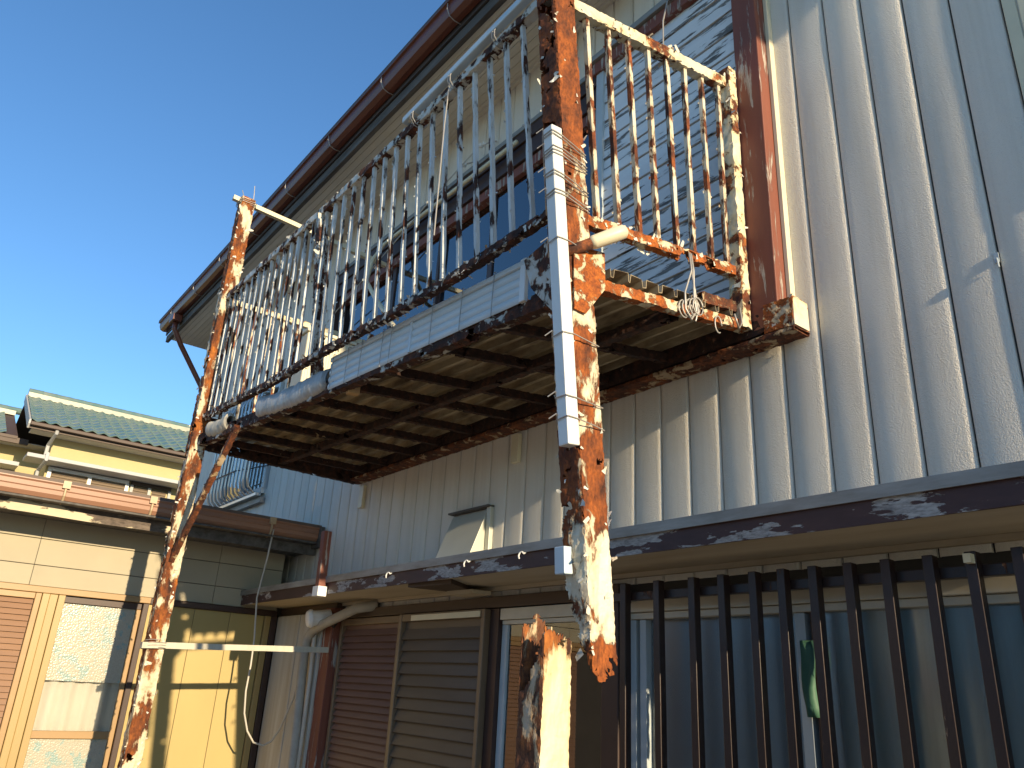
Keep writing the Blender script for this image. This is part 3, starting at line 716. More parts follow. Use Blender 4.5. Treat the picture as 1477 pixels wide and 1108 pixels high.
# balusters ----------------------------------------------------------
def bar_mesh(i, w, mat, eaten=0.5):
    seg = 46; vs = []; fs = []
    for k in range(seg+1):
        z = k/seg
        for (sx, sy) in ((-1,-1),(1,-1),(1,1),(-1,1)):
            q = V(sx*w/2, sy*w/2, z)
            n = mn.noise(V(sx*1.5+i*7, sy*1.5, z*17)); n2 = mn.noise(V(sx+i*3, sy, z*6))
            k_ = 1 + 0.10*n - max(0, n2-0.25)*eaten*1.2
            vs.append(V(q.x*k_, q.y*k_, z))
    for k in range(seg):
        o = k*4
        for j in range(4): fs.append((o+j,o+(j+1)%4,o+4+(j+1)%4,o+4+j))
    fs += [(3,2,1,0),(seg*4,seg*4+1,seg*4+2,seg*4+3)]
    # lifted flakes of paint along the corners
    for _ in range(14):
        z = random.random()*0.97; sx, sy = random.choice(((-1,-1),(1,-1),(-1,1),(1,1)))
        c = V(sx*w/2, sy*w/2, z); out = V(sx*random.uniform(.2,1), sy*random.uniform(.2,1), 0).normalized()
        hh = random.uniform(.004,.016); ll = random.uniform(.003,.008)
        n0 = len(vs); tn = V(-out.y, out.x, 0)
        vs += [c - tn*ll*.6, c + V(0,0,hh)*0.8 + tn*ll*.4, c + out*ll + V(0,0,hh*.7) + tn*ll*.3, c + out*ll*.8 - V(0,0,hh*.1) - tn*ll*.3]
        fs.append((n0,n0+1,n0+2,n0+3))
    return mesh_of(MB().add(vs, fs), 'baluster', mat)
def place_bar(me, p0, p1, parent, spin=0.0):
    d = p1 - p0
    q = V(0,0,1).rotation_difference(d.normalized()) @ Quaternion((0,0,1), spin)
    return piece('baluster', me, parent, p0, q, (1,1,d.length))
fb = [bar_mesh(i, 0.0172, M['bal'], 0.7) for i in range(6)]
sbm = [bar_mesh(i+20, 0.0185, M['sidebal'], 0.5) for i in range(4)]
xs = [-1.90 - 0.105*i for i in range(17)] + [-3.735 - 0.0975*i for i in range(14)]
for i, xx in enumerate(xs):
    t = poly(TOP, xx) + V(0,0,-0.012); bt = poly(BOT, xx) + V(random.uniform(-.006,.006),0,0.008)
    place_bar(fb[i % 6], bt, t, bal, random.uniform(-.12,.12))
for i in range(8):
    f = (0.115 + 0.118*i)
    t = SRT0.lerp(SRT1, f) + V(0,0,-0.012); bt = SRB0.lerp(SRB1, f + 0.0) + V(0,random.uniform(-.004,.004),0.008)
    place_bar(sbm[i % 4], bt, t, bal, random.uniform(-.08,.08))
for i in range(10):
    y = -1.07 + i*0.105
    place_bar(sbm[(i+1) % 4], V(-5.11,y,3.15), V(-5.11,y,4.0), bal)

# deck ---------------------------------------------------------------
xa, xb = -1.69, -5.10
def prof_v():
    """folded sheet: flats with narrow hanging ribs, in metres from the wall"""
    out = []; y = 0.03
    while y < 0.95:
        out += [(y,0.0),(y+0.068,0.0),(y+0.073,-0.032),(y+0.090,-0.032),(y+0.095,0.0)]; y += 0.095
    return out
pv = prof_v(); vs = []; fs = []; NX = 40; Pn = len(pv)
for i in range(NX+1):
    xx = lerp(xa, xb, i/NX); F = deckF(xx); B_ = deckB(xx); dl = (F-B_).length
    for (y, h) in pv:
        q = B_.lerp(F, y/1.045) + V(0,0,0.098+h)
        q.z += 0.004*mn.noise(V(xx*3, y*8, 0))
        if i == 0: q.x += 0.012*mn.noise(V(y*40,3,1))
        vs.append(q)
for i in range(NX):
    for k in range(Pn-1): fs.append((i*Pn+k, i*Pn+k+1, (i+1)*Pn+k+1, (i+1)*Pn+k))
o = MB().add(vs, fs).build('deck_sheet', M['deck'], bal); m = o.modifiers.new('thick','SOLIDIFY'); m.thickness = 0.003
JX = [-2.17,-2.53,-2.94,-3.27,-3.63,-3.96,-4.27,-4.62,-4.90]
for i, xx in enumerate(JX):
    p0 = deck(xx-0.05, 0.98, 0.032); p1 = deck(xx+0.06, 0.04, 0.032)
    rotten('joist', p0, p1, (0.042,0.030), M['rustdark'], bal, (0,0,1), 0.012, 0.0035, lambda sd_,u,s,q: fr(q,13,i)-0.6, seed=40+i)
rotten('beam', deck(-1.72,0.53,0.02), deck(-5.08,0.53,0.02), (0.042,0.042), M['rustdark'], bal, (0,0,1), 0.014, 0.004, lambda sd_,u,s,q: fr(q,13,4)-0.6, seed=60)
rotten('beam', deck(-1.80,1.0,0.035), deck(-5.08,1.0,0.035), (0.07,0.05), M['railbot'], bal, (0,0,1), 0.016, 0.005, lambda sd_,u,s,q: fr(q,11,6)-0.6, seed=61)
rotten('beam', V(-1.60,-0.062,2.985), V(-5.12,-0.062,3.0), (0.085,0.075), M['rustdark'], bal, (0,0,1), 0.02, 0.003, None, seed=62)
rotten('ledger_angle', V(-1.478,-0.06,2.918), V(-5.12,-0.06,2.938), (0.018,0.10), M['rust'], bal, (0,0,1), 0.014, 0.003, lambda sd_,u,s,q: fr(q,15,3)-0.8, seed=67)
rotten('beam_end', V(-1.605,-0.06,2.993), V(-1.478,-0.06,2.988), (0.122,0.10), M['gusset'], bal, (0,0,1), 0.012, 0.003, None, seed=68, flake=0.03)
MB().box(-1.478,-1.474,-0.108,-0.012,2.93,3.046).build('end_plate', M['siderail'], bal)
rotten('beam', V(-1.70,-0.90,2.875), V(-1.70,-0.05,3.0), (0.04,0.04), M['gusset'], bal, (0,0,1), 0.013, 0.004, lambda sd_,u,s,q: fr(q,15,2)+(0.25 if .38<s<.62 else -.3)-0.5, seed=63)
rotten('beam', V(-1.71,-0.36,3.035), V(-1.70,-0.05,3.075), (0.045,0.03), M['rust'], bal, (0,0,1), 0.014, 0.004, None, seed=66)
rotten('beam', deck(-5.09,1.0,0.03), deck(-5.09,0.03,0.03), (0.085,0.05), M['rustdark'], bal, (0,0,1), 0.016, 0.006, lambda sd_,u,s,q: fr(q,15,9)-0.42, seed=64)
for xx in (-5.02,-3.255,-2.63): MB().box(xx-0.03,xx+0.03,-0.03,-0.004,2.745,2.905).build('wall_bracket', M['cream'], bal, 0.003)
# plates at the broken post
gp = [V(-1.668,-1.045,2.965),V(-1.668,-0.905,2.99),V(-1.668,-0.900,2.855),V(-1.668,-0.985,2.735),V(-1.668,-1.035,2.735)]
MB().prism(gp, (-0.006,0,0)).build('gusset_plate', M['gusset'], bal)
fp = [V(-1.99,-1.0,3.06),V(-1.83,-1.02,3.07),V(-1.765,-1.0,2.80),V(-1.80,-0.985,2.765),V(-1.96,-0.985,2.94)]
MB().prism(fp, (0,0.006,0)).build('corner_plate', M['rail'], bal)
rotten('brace', V(-4.40,-1.165,2.93), V(-5.07,-1.20,2.22), (0.032,0.032), M['rust'], bal, (0,1,0), 0.014, 0.003, lambda sd_,u,s,q: fr(q,15,2)-0.7, seed=65)

# flakes of paint curling off posts and rails -------------------------
vs = []; fs = []
for (p, N, d) in FLK:
    T = d.cross(N).normalized(); s = random.uniform(0.007, 0.018) * (1.7 if random.random() < .2 else 1)
    e = (T*math.cos(a_) + d*math.sin(a_)) if (a_ := random.uniform(0, 6.28)) is not None else T
    f_ = N.cross(e).normalized(); curl = random.uniform(0.3, 1.3)
    n0 = len(vs); pos = p + N*0.001
    for k in range(4):
        an = curl*k/3; c = pos + e*(s*math.sin(an)/max(curl,.01)*1.0*k/3 + s*0.3*k/3) + N*(s*(1-math.cos(an))*0.9)
        wd = s*(0.45 - 0.07*k) * random.uniform(.7,1.2)
        vs += [c - f_*wd, c + f_*wd + e*random.uniform(-.2,.2)*s]
    for k in range(3): fs.append((n0+2*k, n0+2*k+1, n0+2*k+3, n0+2*k+2))
o = MB().add(vs, fs).build('paint_flakes', M['flake'], bal); o['kind'] = 'stuff'

# ================================================================== things on and around the balcony
# stump of the broken post
st = thing('post_stump', (-1.72,-1.06,0.0), 'lower half of the broken white post, torn open and rusty at its top', 'post')
def st_hole(sd_, u, s, q):
    # s runs from the ground up
    top = {1: 0.955 - 0.035*(u+1)/2, 0: 0.865 + 0.075*((u+1)/2)**2, 2: 0.925 + 0.03*u, 3: 0.965 - 0.02*abs(u)}[sd_]
    r = fr(q, 12, 6.6) - 0.95
    if s + 0.022*fr(q, 26, 2) > top: r = 1
    return r
o = rotten('post_shell', V(-1.72,-1.06,0.0), V(-1.72,-1.06,1.86), (0.10,0.10), M['stump'], st, (1,0,0), 0.0078, 0.0030, st_hole, seed=71)
o.data.materials.append(M['stumpside'])
for p in o.data.polygons:
    if p.normal.y < -0.7 or p.normal.x < -0.7: p.material_index = 1
# white repair tube wired to the broken post
rt = thing('repair_tube', (-1.64,-1.05,2.3), 'clean white square tube wired upright against the broken balcony post', 'tube')
t0, t1 = V(-1.652,-1.158,3.37), V(-1.645,-1.045,2.285)
t0, t1 = V(-1.675,-1.150,3.375), V(-1.680,-1.030,2.285)
MB().beam(t0, t1, 0.046, 0.046, (1,0,0)).build('tube', M['tube'], rt, 0.004)
def tie(c, rx, ry, parent, mat=None, tilt=0.0, r=0.0022, turns=1, name='wire'):
    pts = []
    n = 24*turns
    for i in range(n+1):
        a_ = 2*math.pi*i/24 + 0.13
        ca, sa = math.cos(a_), math.sin(a_); k = 1/max(abs(ca), abs(sa))
        k = min(k, 1.30)
        pts.append(c + V(rx*ca*k, ry*sa*k, tilt*ca + 0.014*i/24 + 0.003*mn.noise(V(i*0.5, c.z*9, 0))))
    return MB().tube(pts, r, 5).build(name, mat or M['wire'], parent)
def hull_tie(z, turns, parent):
    k = (3.375 - z)/(3.375-2.285); c = t0.lerp(t1, k); py = lerp(-0.862,-1.16,(z-1.605)/2.745); e = 0.004
    hull = [(c.x-0.023,c.y-0.023-e),(c.x+0.023+e,c.y-0.023-e),(c.x+0.026,c.y+0.02),(-1.674,py+0.052),(-1.776,py+0.053),(-1.779,py-0.05)]
    pts = []; n = 0
    for t_ in range(turns):
        for i in range(6):
            A_, B_ = hull[i], hull[(i+1) % 6]
            for m_ in range(5):
                f_ = m_/5; n += 1
                pts.append(V(lerp(A_[0],B_[0],f_), lerp(A_[1],B_[1],f_), z + 0.013*n/30 + 0.004*math.sin(n*0.21+z*40) + 0.002*mn.noise(V(n*.4,z*8,0))))
    pts.append(pts[0] + V(0.004,-0.004,0.02*turns)); pts.append(pts[-1] + V(-0.02,-0.012,-0.015))
    MB().tube(pts, 0.0021, 5).build('wire', M['wire'], parent)
for z, turns in ((3.33,2),(3.26,3),(3.18,2),(3.11,2),(2.95,1),(2.63,1),(2.43,1),(2.36,1)): hull_tie(z, turns, rt)
# short grey-blue offcut near the break
tg = tag(MB().beam((-1.765,-0.962,2.005),(-1.765,-0.957,1.925),0.045,0.045,(1,0,0)).build('tube_offcut', M['bluetube'], bevel=0.003), 'short pale blue tube offcut wired to the lower broken post', 'tube')
# pale blue tube on the top rail
bt_ = thing('rail_tube', (-2.3,-1.155,4.07), 'pale blue tube tied along the top rail of the balcony front', 'tube')
MB().beam((-1.79,-1.162,4.105),(-2.74,-1.172,4.055),0.034,0.034).build('tube', M['bluetube'], bt_, 0.005)
for xx in (-2.05,-2.36,-2.66):
    c = poly(TOP, xx) + V(0,-0.005,0.02)
    pts = [c + V(0.006*i*0.3, 0.042*math.cos(i*0.7), 0.048*math.sin(i*0.7)) for i in range(20)]
    MB().tube(pts, 0.0025, 5).build('wire', M['wire'], bt_)
MB().tube([poly(TOP,-2.36)+V(0,-0.03,0.04), poly(TOP,-2.365)+V(0,-0.032,-0.2), poly(TOP,-2.37)+V(0.01,-0.03,-0.75)], 0.003, 5).build('wire', M['wire'], bt_)
# slatted white blind folded along the deck edge
sp = thing('slatted_panel', (-2.72,-1.0,2.92), 'pale slatted vinyl panel wired along the front edge of the balcony floor', 'panel')
A0, A1 = V(-2.02,-0.968,2.915), V(-3.42,-1.065,2.918)
NS = 4; H = 0.036
L_ = (A1-A0).length; dr = (A1-A0).normalized(); no = V(dr.y, -dr.x, 0).normalized()
if no.y > 0: no = -no
pr = []
for k in range(9):
    a_ = math.pi*k/8; pr.append((0.006*math.sin(a_)+0.003, H*(k/8)*0.98))
for half, (s0, s1) in enumerate(((0.0,0.505),(0.509,1.0))):
    for k in range(NS):
        vs = []; fs = []
        pf = [(0.0,0.0)] + pr + [(0.0,H*0.98)]
        for s in (s0, s1):
            c = A0.lerp(A1, s)
            for (dn, dz) in pf: vs.append(c + no*dn + V(0,0,dz + k*H))
        n = len(pf)
        fs = [(i, i+1, n+i+1, n+i) for i in range(n-1)] + [tuple(range(n-1,-1,-1)), tuple(range(n,2*n)), (0, n, 2*n-1, n-1)]
        MB().add(vs, fs).build('slat', M['slat'], sp)
MB().beam(A0 + V(0,0,NS*H+0.012) - dr*0.01, A1 + V(0,0,NS*H+0.012), 0.03, 0.024).build('head_channel', M['slat'], sp, 0.005)
MB().beam(A0 + no*0.004 - V(0,0,0.004), A0 + no*0.004 + V(0,0,NS*H+0.03), 0.02, 0.03, tuple(dr)).build('end_cap', M['white'], sp, 0.003)
c = A0.lerp(A1, 0.507); MB().beam(c + no*0.006, c + no*0.006 + V(0,0,NS*H), 0.012, 0.016, tuple(dr)).build('joint_strip', M['slat'], sp)
for s in (0.10,0.25,0.40,0.62,0.66,0.78,0.86,0.96):
    c = A0.lerp(A1, s) + dr*random.uniform(-.02,.02)
    MB().tube([c + no*0.0 + V(0,0.05,NS*H+0.03), c + no*0.018 + V(0,0,NS*H+0.03), c + no*0.018 + V(0,0,0.07) + dr*0.004, c + no*0.016 - V(0,0,0.008) + dr*0.008, c + V(0,0.05,-0.01)], 0.0022, 5).build('wire', M['wire'], sp)
# cloth-wrapped bundle further along the edge
def bundle(name, x0, x1, label, mat, r0=0.062):
    vs = []; fs = []; n = 44; m_ = 14
    for i in range(n+1):
        xx = lerp(x0, x1, i/n); F = deckF(xx); c = F + V(0,-0.018, 0.085 - 0.02*math.sin(math.pi*i/n))
        for k in range(m_):
            a_ = 2*math.pi*k/m_
            rr = 1 + 0.16*mn.noise(V(xx*42, 2*math.cos(a_), 2*math.sin(a_))) + 0.10*mn.noise(V(xx*14, 3*math.cos(a_), 3*math.sin(a_)+4))
            if i in (0, n): rr *= 0.6
            vs.append(c + V(0, 0.034*math.cos(a_)*rr, r0*math.sin(a_)*rr))
    for i in range(n):
        for k in range(m_): fs.append((i*m_+k, i*m_+(k+1)%m_, (i+1)*m_+(k+1)%m_, (i+1)*m_+k))
    fs += [tuple(range(m_)), tuple(n*m_+k for k in range(m_-1,-1,-1))]
    o = MB().add(vs, fs).build(name, mat, smooth=True)
    return tag(o, label, 'bundle')
bundle('wrapped_bundle', -3.44, -4.22, 'grey wrapped bundle tied to the balcony edge left of the slatted panel', M['tarp'])
bundle('wrapped_bundle', -4.62, -4.92, 'beige wrapped scrap on the far left corner of the balcony edge', M['curtainbeige'], 0.05)
# crossbar from the left post to the wall
cb = thing('cross_pole', (-5.11,-0.6,4.79), 'thin cream pole laid from the left post top back to the house wall', 'pole')
MB().beam((-5.11,-1.28,4.80),(-5.11,-0.02,4.74),0.034,0.034,seg=14,jit=0.002).build('pole', M['cream'], cb)
for dx, dy in ((-0.03,-1.19),(0.02,-1.14)):
    MB().tube([(-5.11+dx,dy,4.81),(-5.11+dx*1.6,dy-0.01,4.88),(-5.11+dx*2.3,dy-0.02,4.93)],0.003,5).build('wire', M['wire'], cb)
tie(V(-5.11,-1.18,4.76),0.058,0.058,cb,turns=3)
# lower bar
lb = thing('lower_pole', (-5.11,-0.65,1.74), 'weathered wooden bar tied low across the left balcony post', 'pole')
MB().beam((-5.055,-1.27,1.732),(-5.08,-0.10,1.785),0.032,0.034,seg=16,jit=0.003).build('pole', M['curtainbeige'], lb)
tie(V(-5.10,-1.19,1.715),0.062,0.062,lb,turns=3,tilt=0.01)
# capped pole resting in the side railing
pp = thing('capped_pole', (-1.6,-0.99,2.98), 'short pole with a white plastic cap poking out beside the broken post', 'pole')
q0, q1 = V(-1.70,-1.08,2.925), V(-1.59,-0.905,3.035)
dd = (q1-q0).normalized()
MB().tube([q0, q0.lerp(q1,0.55)], 0.019, 12).build('shaft', M['rust'], pp, smooth=True)
MB().tube([q0.lerp(q1,0.5), q0.lerp(q1,0.56), q0.lerp(q1,0.9), q1+dd*0.008, q1+dd*0.018, q1+dd*0.022], [0.019,0.024,0.026,0.024,0.015,0.004], 14).build('cap', M['cream'], pp, smooth=True)
# wire hanging from the side rail
wr = []
for k in range(2):
    wr.append(MB().tube([V(-1.672,-0.46+.01*k,3.175),V(-1.668,-0.455+.012*k,3.10),V(-1.665,-0.50+.05*k,2.99),V(-1.66,-0.505+.06*k,2.92),V(-1.66,-0.475+.02*k,2.885),V(-1.66,-0.445+.01*k,2.93),V(-1.668,-0.44,3.02),V(-1.672,-0.455,3.12)], 0.0042, 6))
mbw = MB()
for q in wr: mbw.add(q.v, q.f)
mbw.tube([V(-1.675,-0.30+0.02*math.cos(a_),2.93+0.035*math.sin(a_)) for a_ in [0.4*i for i in range(14)]],0.003,5)
for k in range(5):
    cx = V(-1.672,-0.50+0.015*k,2.925+0.006*k); mbw.tube([cx+V(0.004*k,0.028*math.cos(a_),0.035*math.sin(a_)) for a_ in [0.5*i for i in range(14)]],0.003,5)
tag(mbw.build('wire_loop', M['wire'], smooth=True), 'loop of old wire dangling from the side railing of the balcony', 'wire')
tag(MB().tube([V(-1.675,-0.16,3.05),V(-1.665,-0.165,2.98),V(-1.662,-0.19,2.945),V(-1.662,-0.215,3.0)],0.004,6).build('wire_hook', M['wire'], smooth=True), 'bent wire hook below the rear end of the balcony side', 'hook')
# air conditioner unit standing on the balcony
ac = thing('outdoor_unit', (-4.95,-0.42,3.06), 'cream outdoor air conditioner unit standing at the far end of the balcony', 'air conditioner')
MB().box(-5.06,-4.86,-0.66,-0.30,3.06,3.86).build('casing', M['ac'], ac, 0.012)
MB().box(-5.065,-4.85,-0.67,-0.29,3.86,3.885).build('lid', M['ac'], ac, 0.006)
me = mesh_of(MB().box(-0.002,0.004,-0.004,0.004,-0.36,0.36), 'rib', M['ac'])
for i in range(17): piece('rib', me, ac, (-4.858,-0.64+0.02*i,3.46))
# cream tube added in place of a sunlit strip along the window head
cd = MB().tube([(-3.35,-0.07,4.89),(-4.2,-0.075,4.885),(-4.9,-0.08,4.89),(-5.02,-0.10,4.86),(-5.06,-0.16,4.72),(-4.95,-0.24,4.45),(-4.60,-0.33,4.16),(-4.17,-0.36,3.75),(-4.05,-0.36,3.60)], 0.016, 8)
tag(cd.build('sunlight_strip', M['cream'], smooth=True), 'added cream tube standing in for a strip of sunlight along the balcony window head, bent down behind the railing', 'sunlight_strip')
# power line fittings on the wall above the window
for i, (xx, zz) in enumerate(((-3.72,5.10),(-3.95,5.06))):
    f = thing('insulator', (xx,-0.05,zz), ('white cable insulator above the balcony window, nearer the broken post', 'white cable insulator above the balcony window, farther from the broken post')[i], 'insulator', 'insulators above the window')
    ax = V(-0.7,-0.5,-0.25).normalized(); c = V(xx,-0.06,zz)
    MB().tube([c+ax*t for t in (0,.01,.012,.02,.022,.032,.034,.044,.046,.06)], [.008,.008,.02,.02,.01,.01,.02,.02,.01,.008], 12).build('body', M['white'], f)
    MB().tube([c, c+V(0.05,0.052,0.02)], 0.005, 6).build('pin', M['wire'], f)
tag(MB().tube([V(-3.76,-0.09,5.085),V(-4.3,-0.10,4.95),V(-5.2,-0.10,4.70),V(-6.05,-0.05,4.55)],0.005,6).build('power_cable', M['cable'], smooth=True), 'thin cable sagging past the balcony window behind the balusters', 'cable')
for k, (ax_, zt) in enumerate(((-1.93,4.9),(-1.86,4.9))):
    pass
tag(MB().tube([V(-1.70,-0.55,4.115),V(-1.74,-0.50,4.35),V(-1.80,-0.36,4.75),V(-1.86,-0.13,5.2)],0.0035,5).build('hanging_wire', M['wire']), 'slack wire rising from the side rail towards the eave', 'wire')
# wooden block on a joist end, a paint lump
tag(MB().beam(deck(-3.31,0.985,0.005),deck(-3.30,0.93,0.005),0.045,0.04).build('timber_block', M['wood'], bevel=0.003), 'small sunlit timber block wedged under the balcony floor edge', 'block')
# small hook on the right wall
tag(MB().add(*(lambda m_: (m_.v, m_.f))(MB().box(-0.818,-0.804,-0.006,-0.002,2.95,2.985).tube([(-0.81,-0.006,2.965),(-0.808,-0.009,2.955),(-0.808,-0.009,2.94),(-0.808,-0.007,2.932)],0.003,6))).build('wall_hook', M['palesash']), 'small grey hook screwed to the siding at the right edge', 'hook')
# cable looping down from the wing gutter
tag(MB().tube([V(-5.60,-0.40,2.60),V(-5.66,-0.39,2.40),V(-5.68,-0.41,2.12),V(-5.68,-0.38,1.84),V(-5.68,-0.375,1.67),V(-5.68,-0.38,1.50),V(-5.68,-0.365,1.36),V(-5.68,-0.325,1.25),V(-5.68,-0.27,1.18),V(-5.68,-0.20,1.16),V(-5.66,-0.15,1.19),V(-5.60,-0.13,1.27),V(-5.48,-0.115,1.47),V(-5.41,-0.112,1.78),V(-5.38,-0.11,1.95)], 0.0065, 7).build('hanging_cable', M['cable'], smooth=True), 'pale cable looping down from the wing gutter to the boarded corner', 'cable')

# ================================================================== single-storey wing on the left
WX = -6.05
wing = thing('single_storey_wing', (-8.0,-1.8,0.0), 'low yellow-walled wing with salmon gutter joined to the house on the left', 'house')
b = MB()
for (y0, y1, z0, z1) in rect_cells(-4.2, -0.1, 0.0, 2.52, [(-1.56,-1.06,0.3,2.01)]): b.box(WX-0.1, WX-0.012, y0, y1, z0, z1)
b.build('wall', M['groove'], wing)
b = MB(); b.box(-10.4,WX-.101,-4.2,-4.1,0,2.52); b.box(-10.4,-10.3,-4.099,-0.1,0,2.52); b.box(-10.299,-6.151,-0.2,-0.1,0,2.52); b.box(-8.0,-7.95,-4.09,-0.21,0,2.5)
b.build('inner_wall', M['wingwall'], wing)
# lapped siding boards above the openings
zs_ = [2.072,2.203,2.372,2.53]; ys_ = [-4.2,-2.9,-1.785,-0.6,-0.1]
for k in range(3):
    off = 0.0 if k != 1 else 0.0
    for i in range(4):
        MB().box(WX-0.0115, WX-0.001*(k%2), ys_[i]+0.0012, ys_[i+1]-0.0012, zs_[k]+0.002, zs_[k+1]-0.002).build('siding_board', M['wingwall'], wing, 0.0025)
MB().box(WX-0.012,WX+0.035,-4.2,-1.03,2.03,2.07).build('head_trim', M['tan'], wing, 0.003)
MB().box(WX-0.012,WX+0.02,-1.028,-0.10,2.03,2.07).build('head_trim', M['darkbrown'], wing, 0.003)
# brown louvred shutter
lv = pivot('louvre_shutter', wing)
MB().box(WX-0.011,WX+0.03,-1.735,-1.70,0.3,2.028).build('frame_bar', M['tan'], lv, 0.003)
MB().box(WX-0.011,WX+0.025,-4.0,-1.736,1.99,2.028).build('frame_bar', M['tan'], lv, 0.003)
me = mesh_of(MB().prism([(0,-1.0,0),(0.016,-1.0,0.0),(0.003,-1.0,0.033),(0,-1.0,0.033)], (0,1.262,0)), 'slat', M['tan']); fixn(me)
M['wingslat'] = plain('wing_louvre_slat', (0.27,0.15,0.085), 0.45, 0.1, 4, (3,0.5,3))
me.materials.clear(); me.materials.append(M['wingslat'])
z = 0.36
while z < 1.96:
    piece('slat', me, lv, (WX-0.002, -2.0, z)); z += 0.0355
MB().box(WX-0.011,WX-0.003,-3.0,-1.737,0.3,1.99).build('back_sheet', M['wingslat'], lv)
# window of the wing
ww = pivot('wing_window', wing)
MB().box(WX-0.011,WX+0.045,-1.698,-1.655,0.3,2.028).build('jamb', M['tanframe'], ww, 0.003)
MB().box(WX-0.011,WX+0.028,-1.653,-1.605,0.3,2.028).build('jamb', M['tanframe'], ww, 0.003)
MB().box(WX-0.011,WX+0.040,-1.603,-1.562,0.3,2.028).build('jamb', M['tanframe'], ww, 0.003)
MB().box(WX-0.03,WX+0.002,-1.56,-1.075,1.985,2.028).build('sash', M['darkbrown'], ww, 0.002)
MB().box(WX-0.03,WX+0.004,-1.56,-1.075,1.165,1.21).build('sash', M['tan'], ww, 0.003)
MB().box(WX-0.03,WX+0.006,-1.105,-1.075,0.3,1.984).build('sash', M['tan'], ww, 0.003)
MB().box(WX-0.011,WX+0.03,-1.072,-1.035,0.0,2.028).build('jamb', M['darkbrown'], ww, 0.003)
MB().box(WX-0.022,WX-0.017,-1.558,-1.106,1.505,1.984).build('pane', M['frosted'], ww)
MB().box(WX-0.022,WX-0.017,-1.558,-1.106,1.211,1.5035).build('pane', M['glassclear'], ww)
MB().box(WX-0.022,WX-0.017,-1.558,-1.106,0.3,1.164).build('pane', M['frosted'], ww)
vs = []; fs = []; n = 40
M['lace'] = plain('white_lace_curtain', (0.50,0.48,0.42), 0.9, 0.06, 4, (4,4,1))
for k in range(12):
    z = lerp(0.4, 1.525, k/11)
    for i in range(n+1):
        y = lerp(-1.60,-1.02,i/n); vs.append((WX-0.045+0.010*math.sin(y*62)+0.004*math.sin(y*23+z*2), y, z + (0.014*math.sin(y*38) if k == 11 else 0)))
for k in range(11):
    for i in range(n): fs.append((k*(n+1)+i,k*(n+1)+i+1,(k+1)*(n+1)+i+1,(k+1)*(n+1)+i))
MB().add(vs, fs).build('curtain', M['lace'], ww, smooth=True)
# yellow metal panels beside the window
yp = [-1.033,-0.97,-0.71,-0.45,-0.19]
for i in range(4): MB().box(WX-0.0115,WX-0.004,yp[i]+0.0015,yp[i+1]-0.0015,0.0,2.028).build('wall_panel', M['wingpanel'], wing, 0.002)
MB().box(WX-0.011,WX+0.02,-0.188,-0.145,0.0,2.028).build('corner_trim', M['tanframe'], wing, 0.003)
MB().box(WX-0.011,WX+0.03,-0.143,-0.10,0.0,2.028).build('corner_trim', M['darkbrown'], wing, 0.003)
# eaves and gutter of the wing
MB().box(-6.06,-5.723,-4.4,-0.02,2.50,2.515).build('soffit', M['eavewood'], wing)
vs = []; fs = []; n = 50
for i in range(n+1):
    y = lerp(-4.4,-1.0,i/n); q = 0.004*mn.noise(V(0,y*2.3,0))
    vs += [(-5.70+q,y,2.472+q),(-5.70+q,y,2.545),(-5.722,y,2.545),(-5.722,y,2.478)]
for i in range(n):
    o_ = i*4
    for k in range(4): fs.append((o_+k,o_+(k+1)%4,o_+4+(k+1)%4,o_+4+k))
fs += [(0,1,2,3),(n*4+3,n*4+2,n*4+1,n*4)]
MB().add(vs, fs).build('fascia', M['wingfascia'], wing)
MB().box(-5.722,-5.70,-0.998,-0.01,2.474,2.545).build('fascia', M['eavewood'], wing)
gp_ = [(-5.695,2.575),(-5.66,2.560),(-5.62,2.565),(-5.602,2.590),(-5.600,2.615),(-5.594,2.622),(-5.598,2.650),(-5.588,2.660),(-5.588,2.666),(-5.604,2.666),(-5.608,2.620),(-5.612,2.595),(-5.63,2.575),(-5.66,2.570),(-5.695,2.585)]
MB().profile_y(gp_, -4.4, -0.03).build('gutter', M['winggutter'], wing)
for y in (-3.3,-2.510,-1.78,-1.255,-0.42):
    MB().add(*(lambda m_: (m_.v,m_.f))(MB().tube([(-5.69,y,2.560),(-5.66,y,2.552),(-5.612,y,2.557),(-5.592,y,2.590),(-5.586,y,2.660)],0.008,6).box(-5.605,-5.575,y-0.022,y+0.022,2.635,2.682))).build('gutter_bracket', M['bracket'], wing)
MB().box(-5.70,-5.575,-0.05,-0.012,2.520,2.675).build('gutter_end', M['eavewood'], wing, 0.003)
b = MB().profile_y([(-5.60,2.668),(-5.60,2.688),(-8.2,3.03),(-10.8,2.688),(-10.8,2.668),(-8.2,3.0)], -4.5, -0.03); b.build('roof', M['shingle'], wing)
MB().box(-5.74,-5.60,-4.4,-0.03,2.547,2.559).build('eave_board', M['eavewood'], wing)

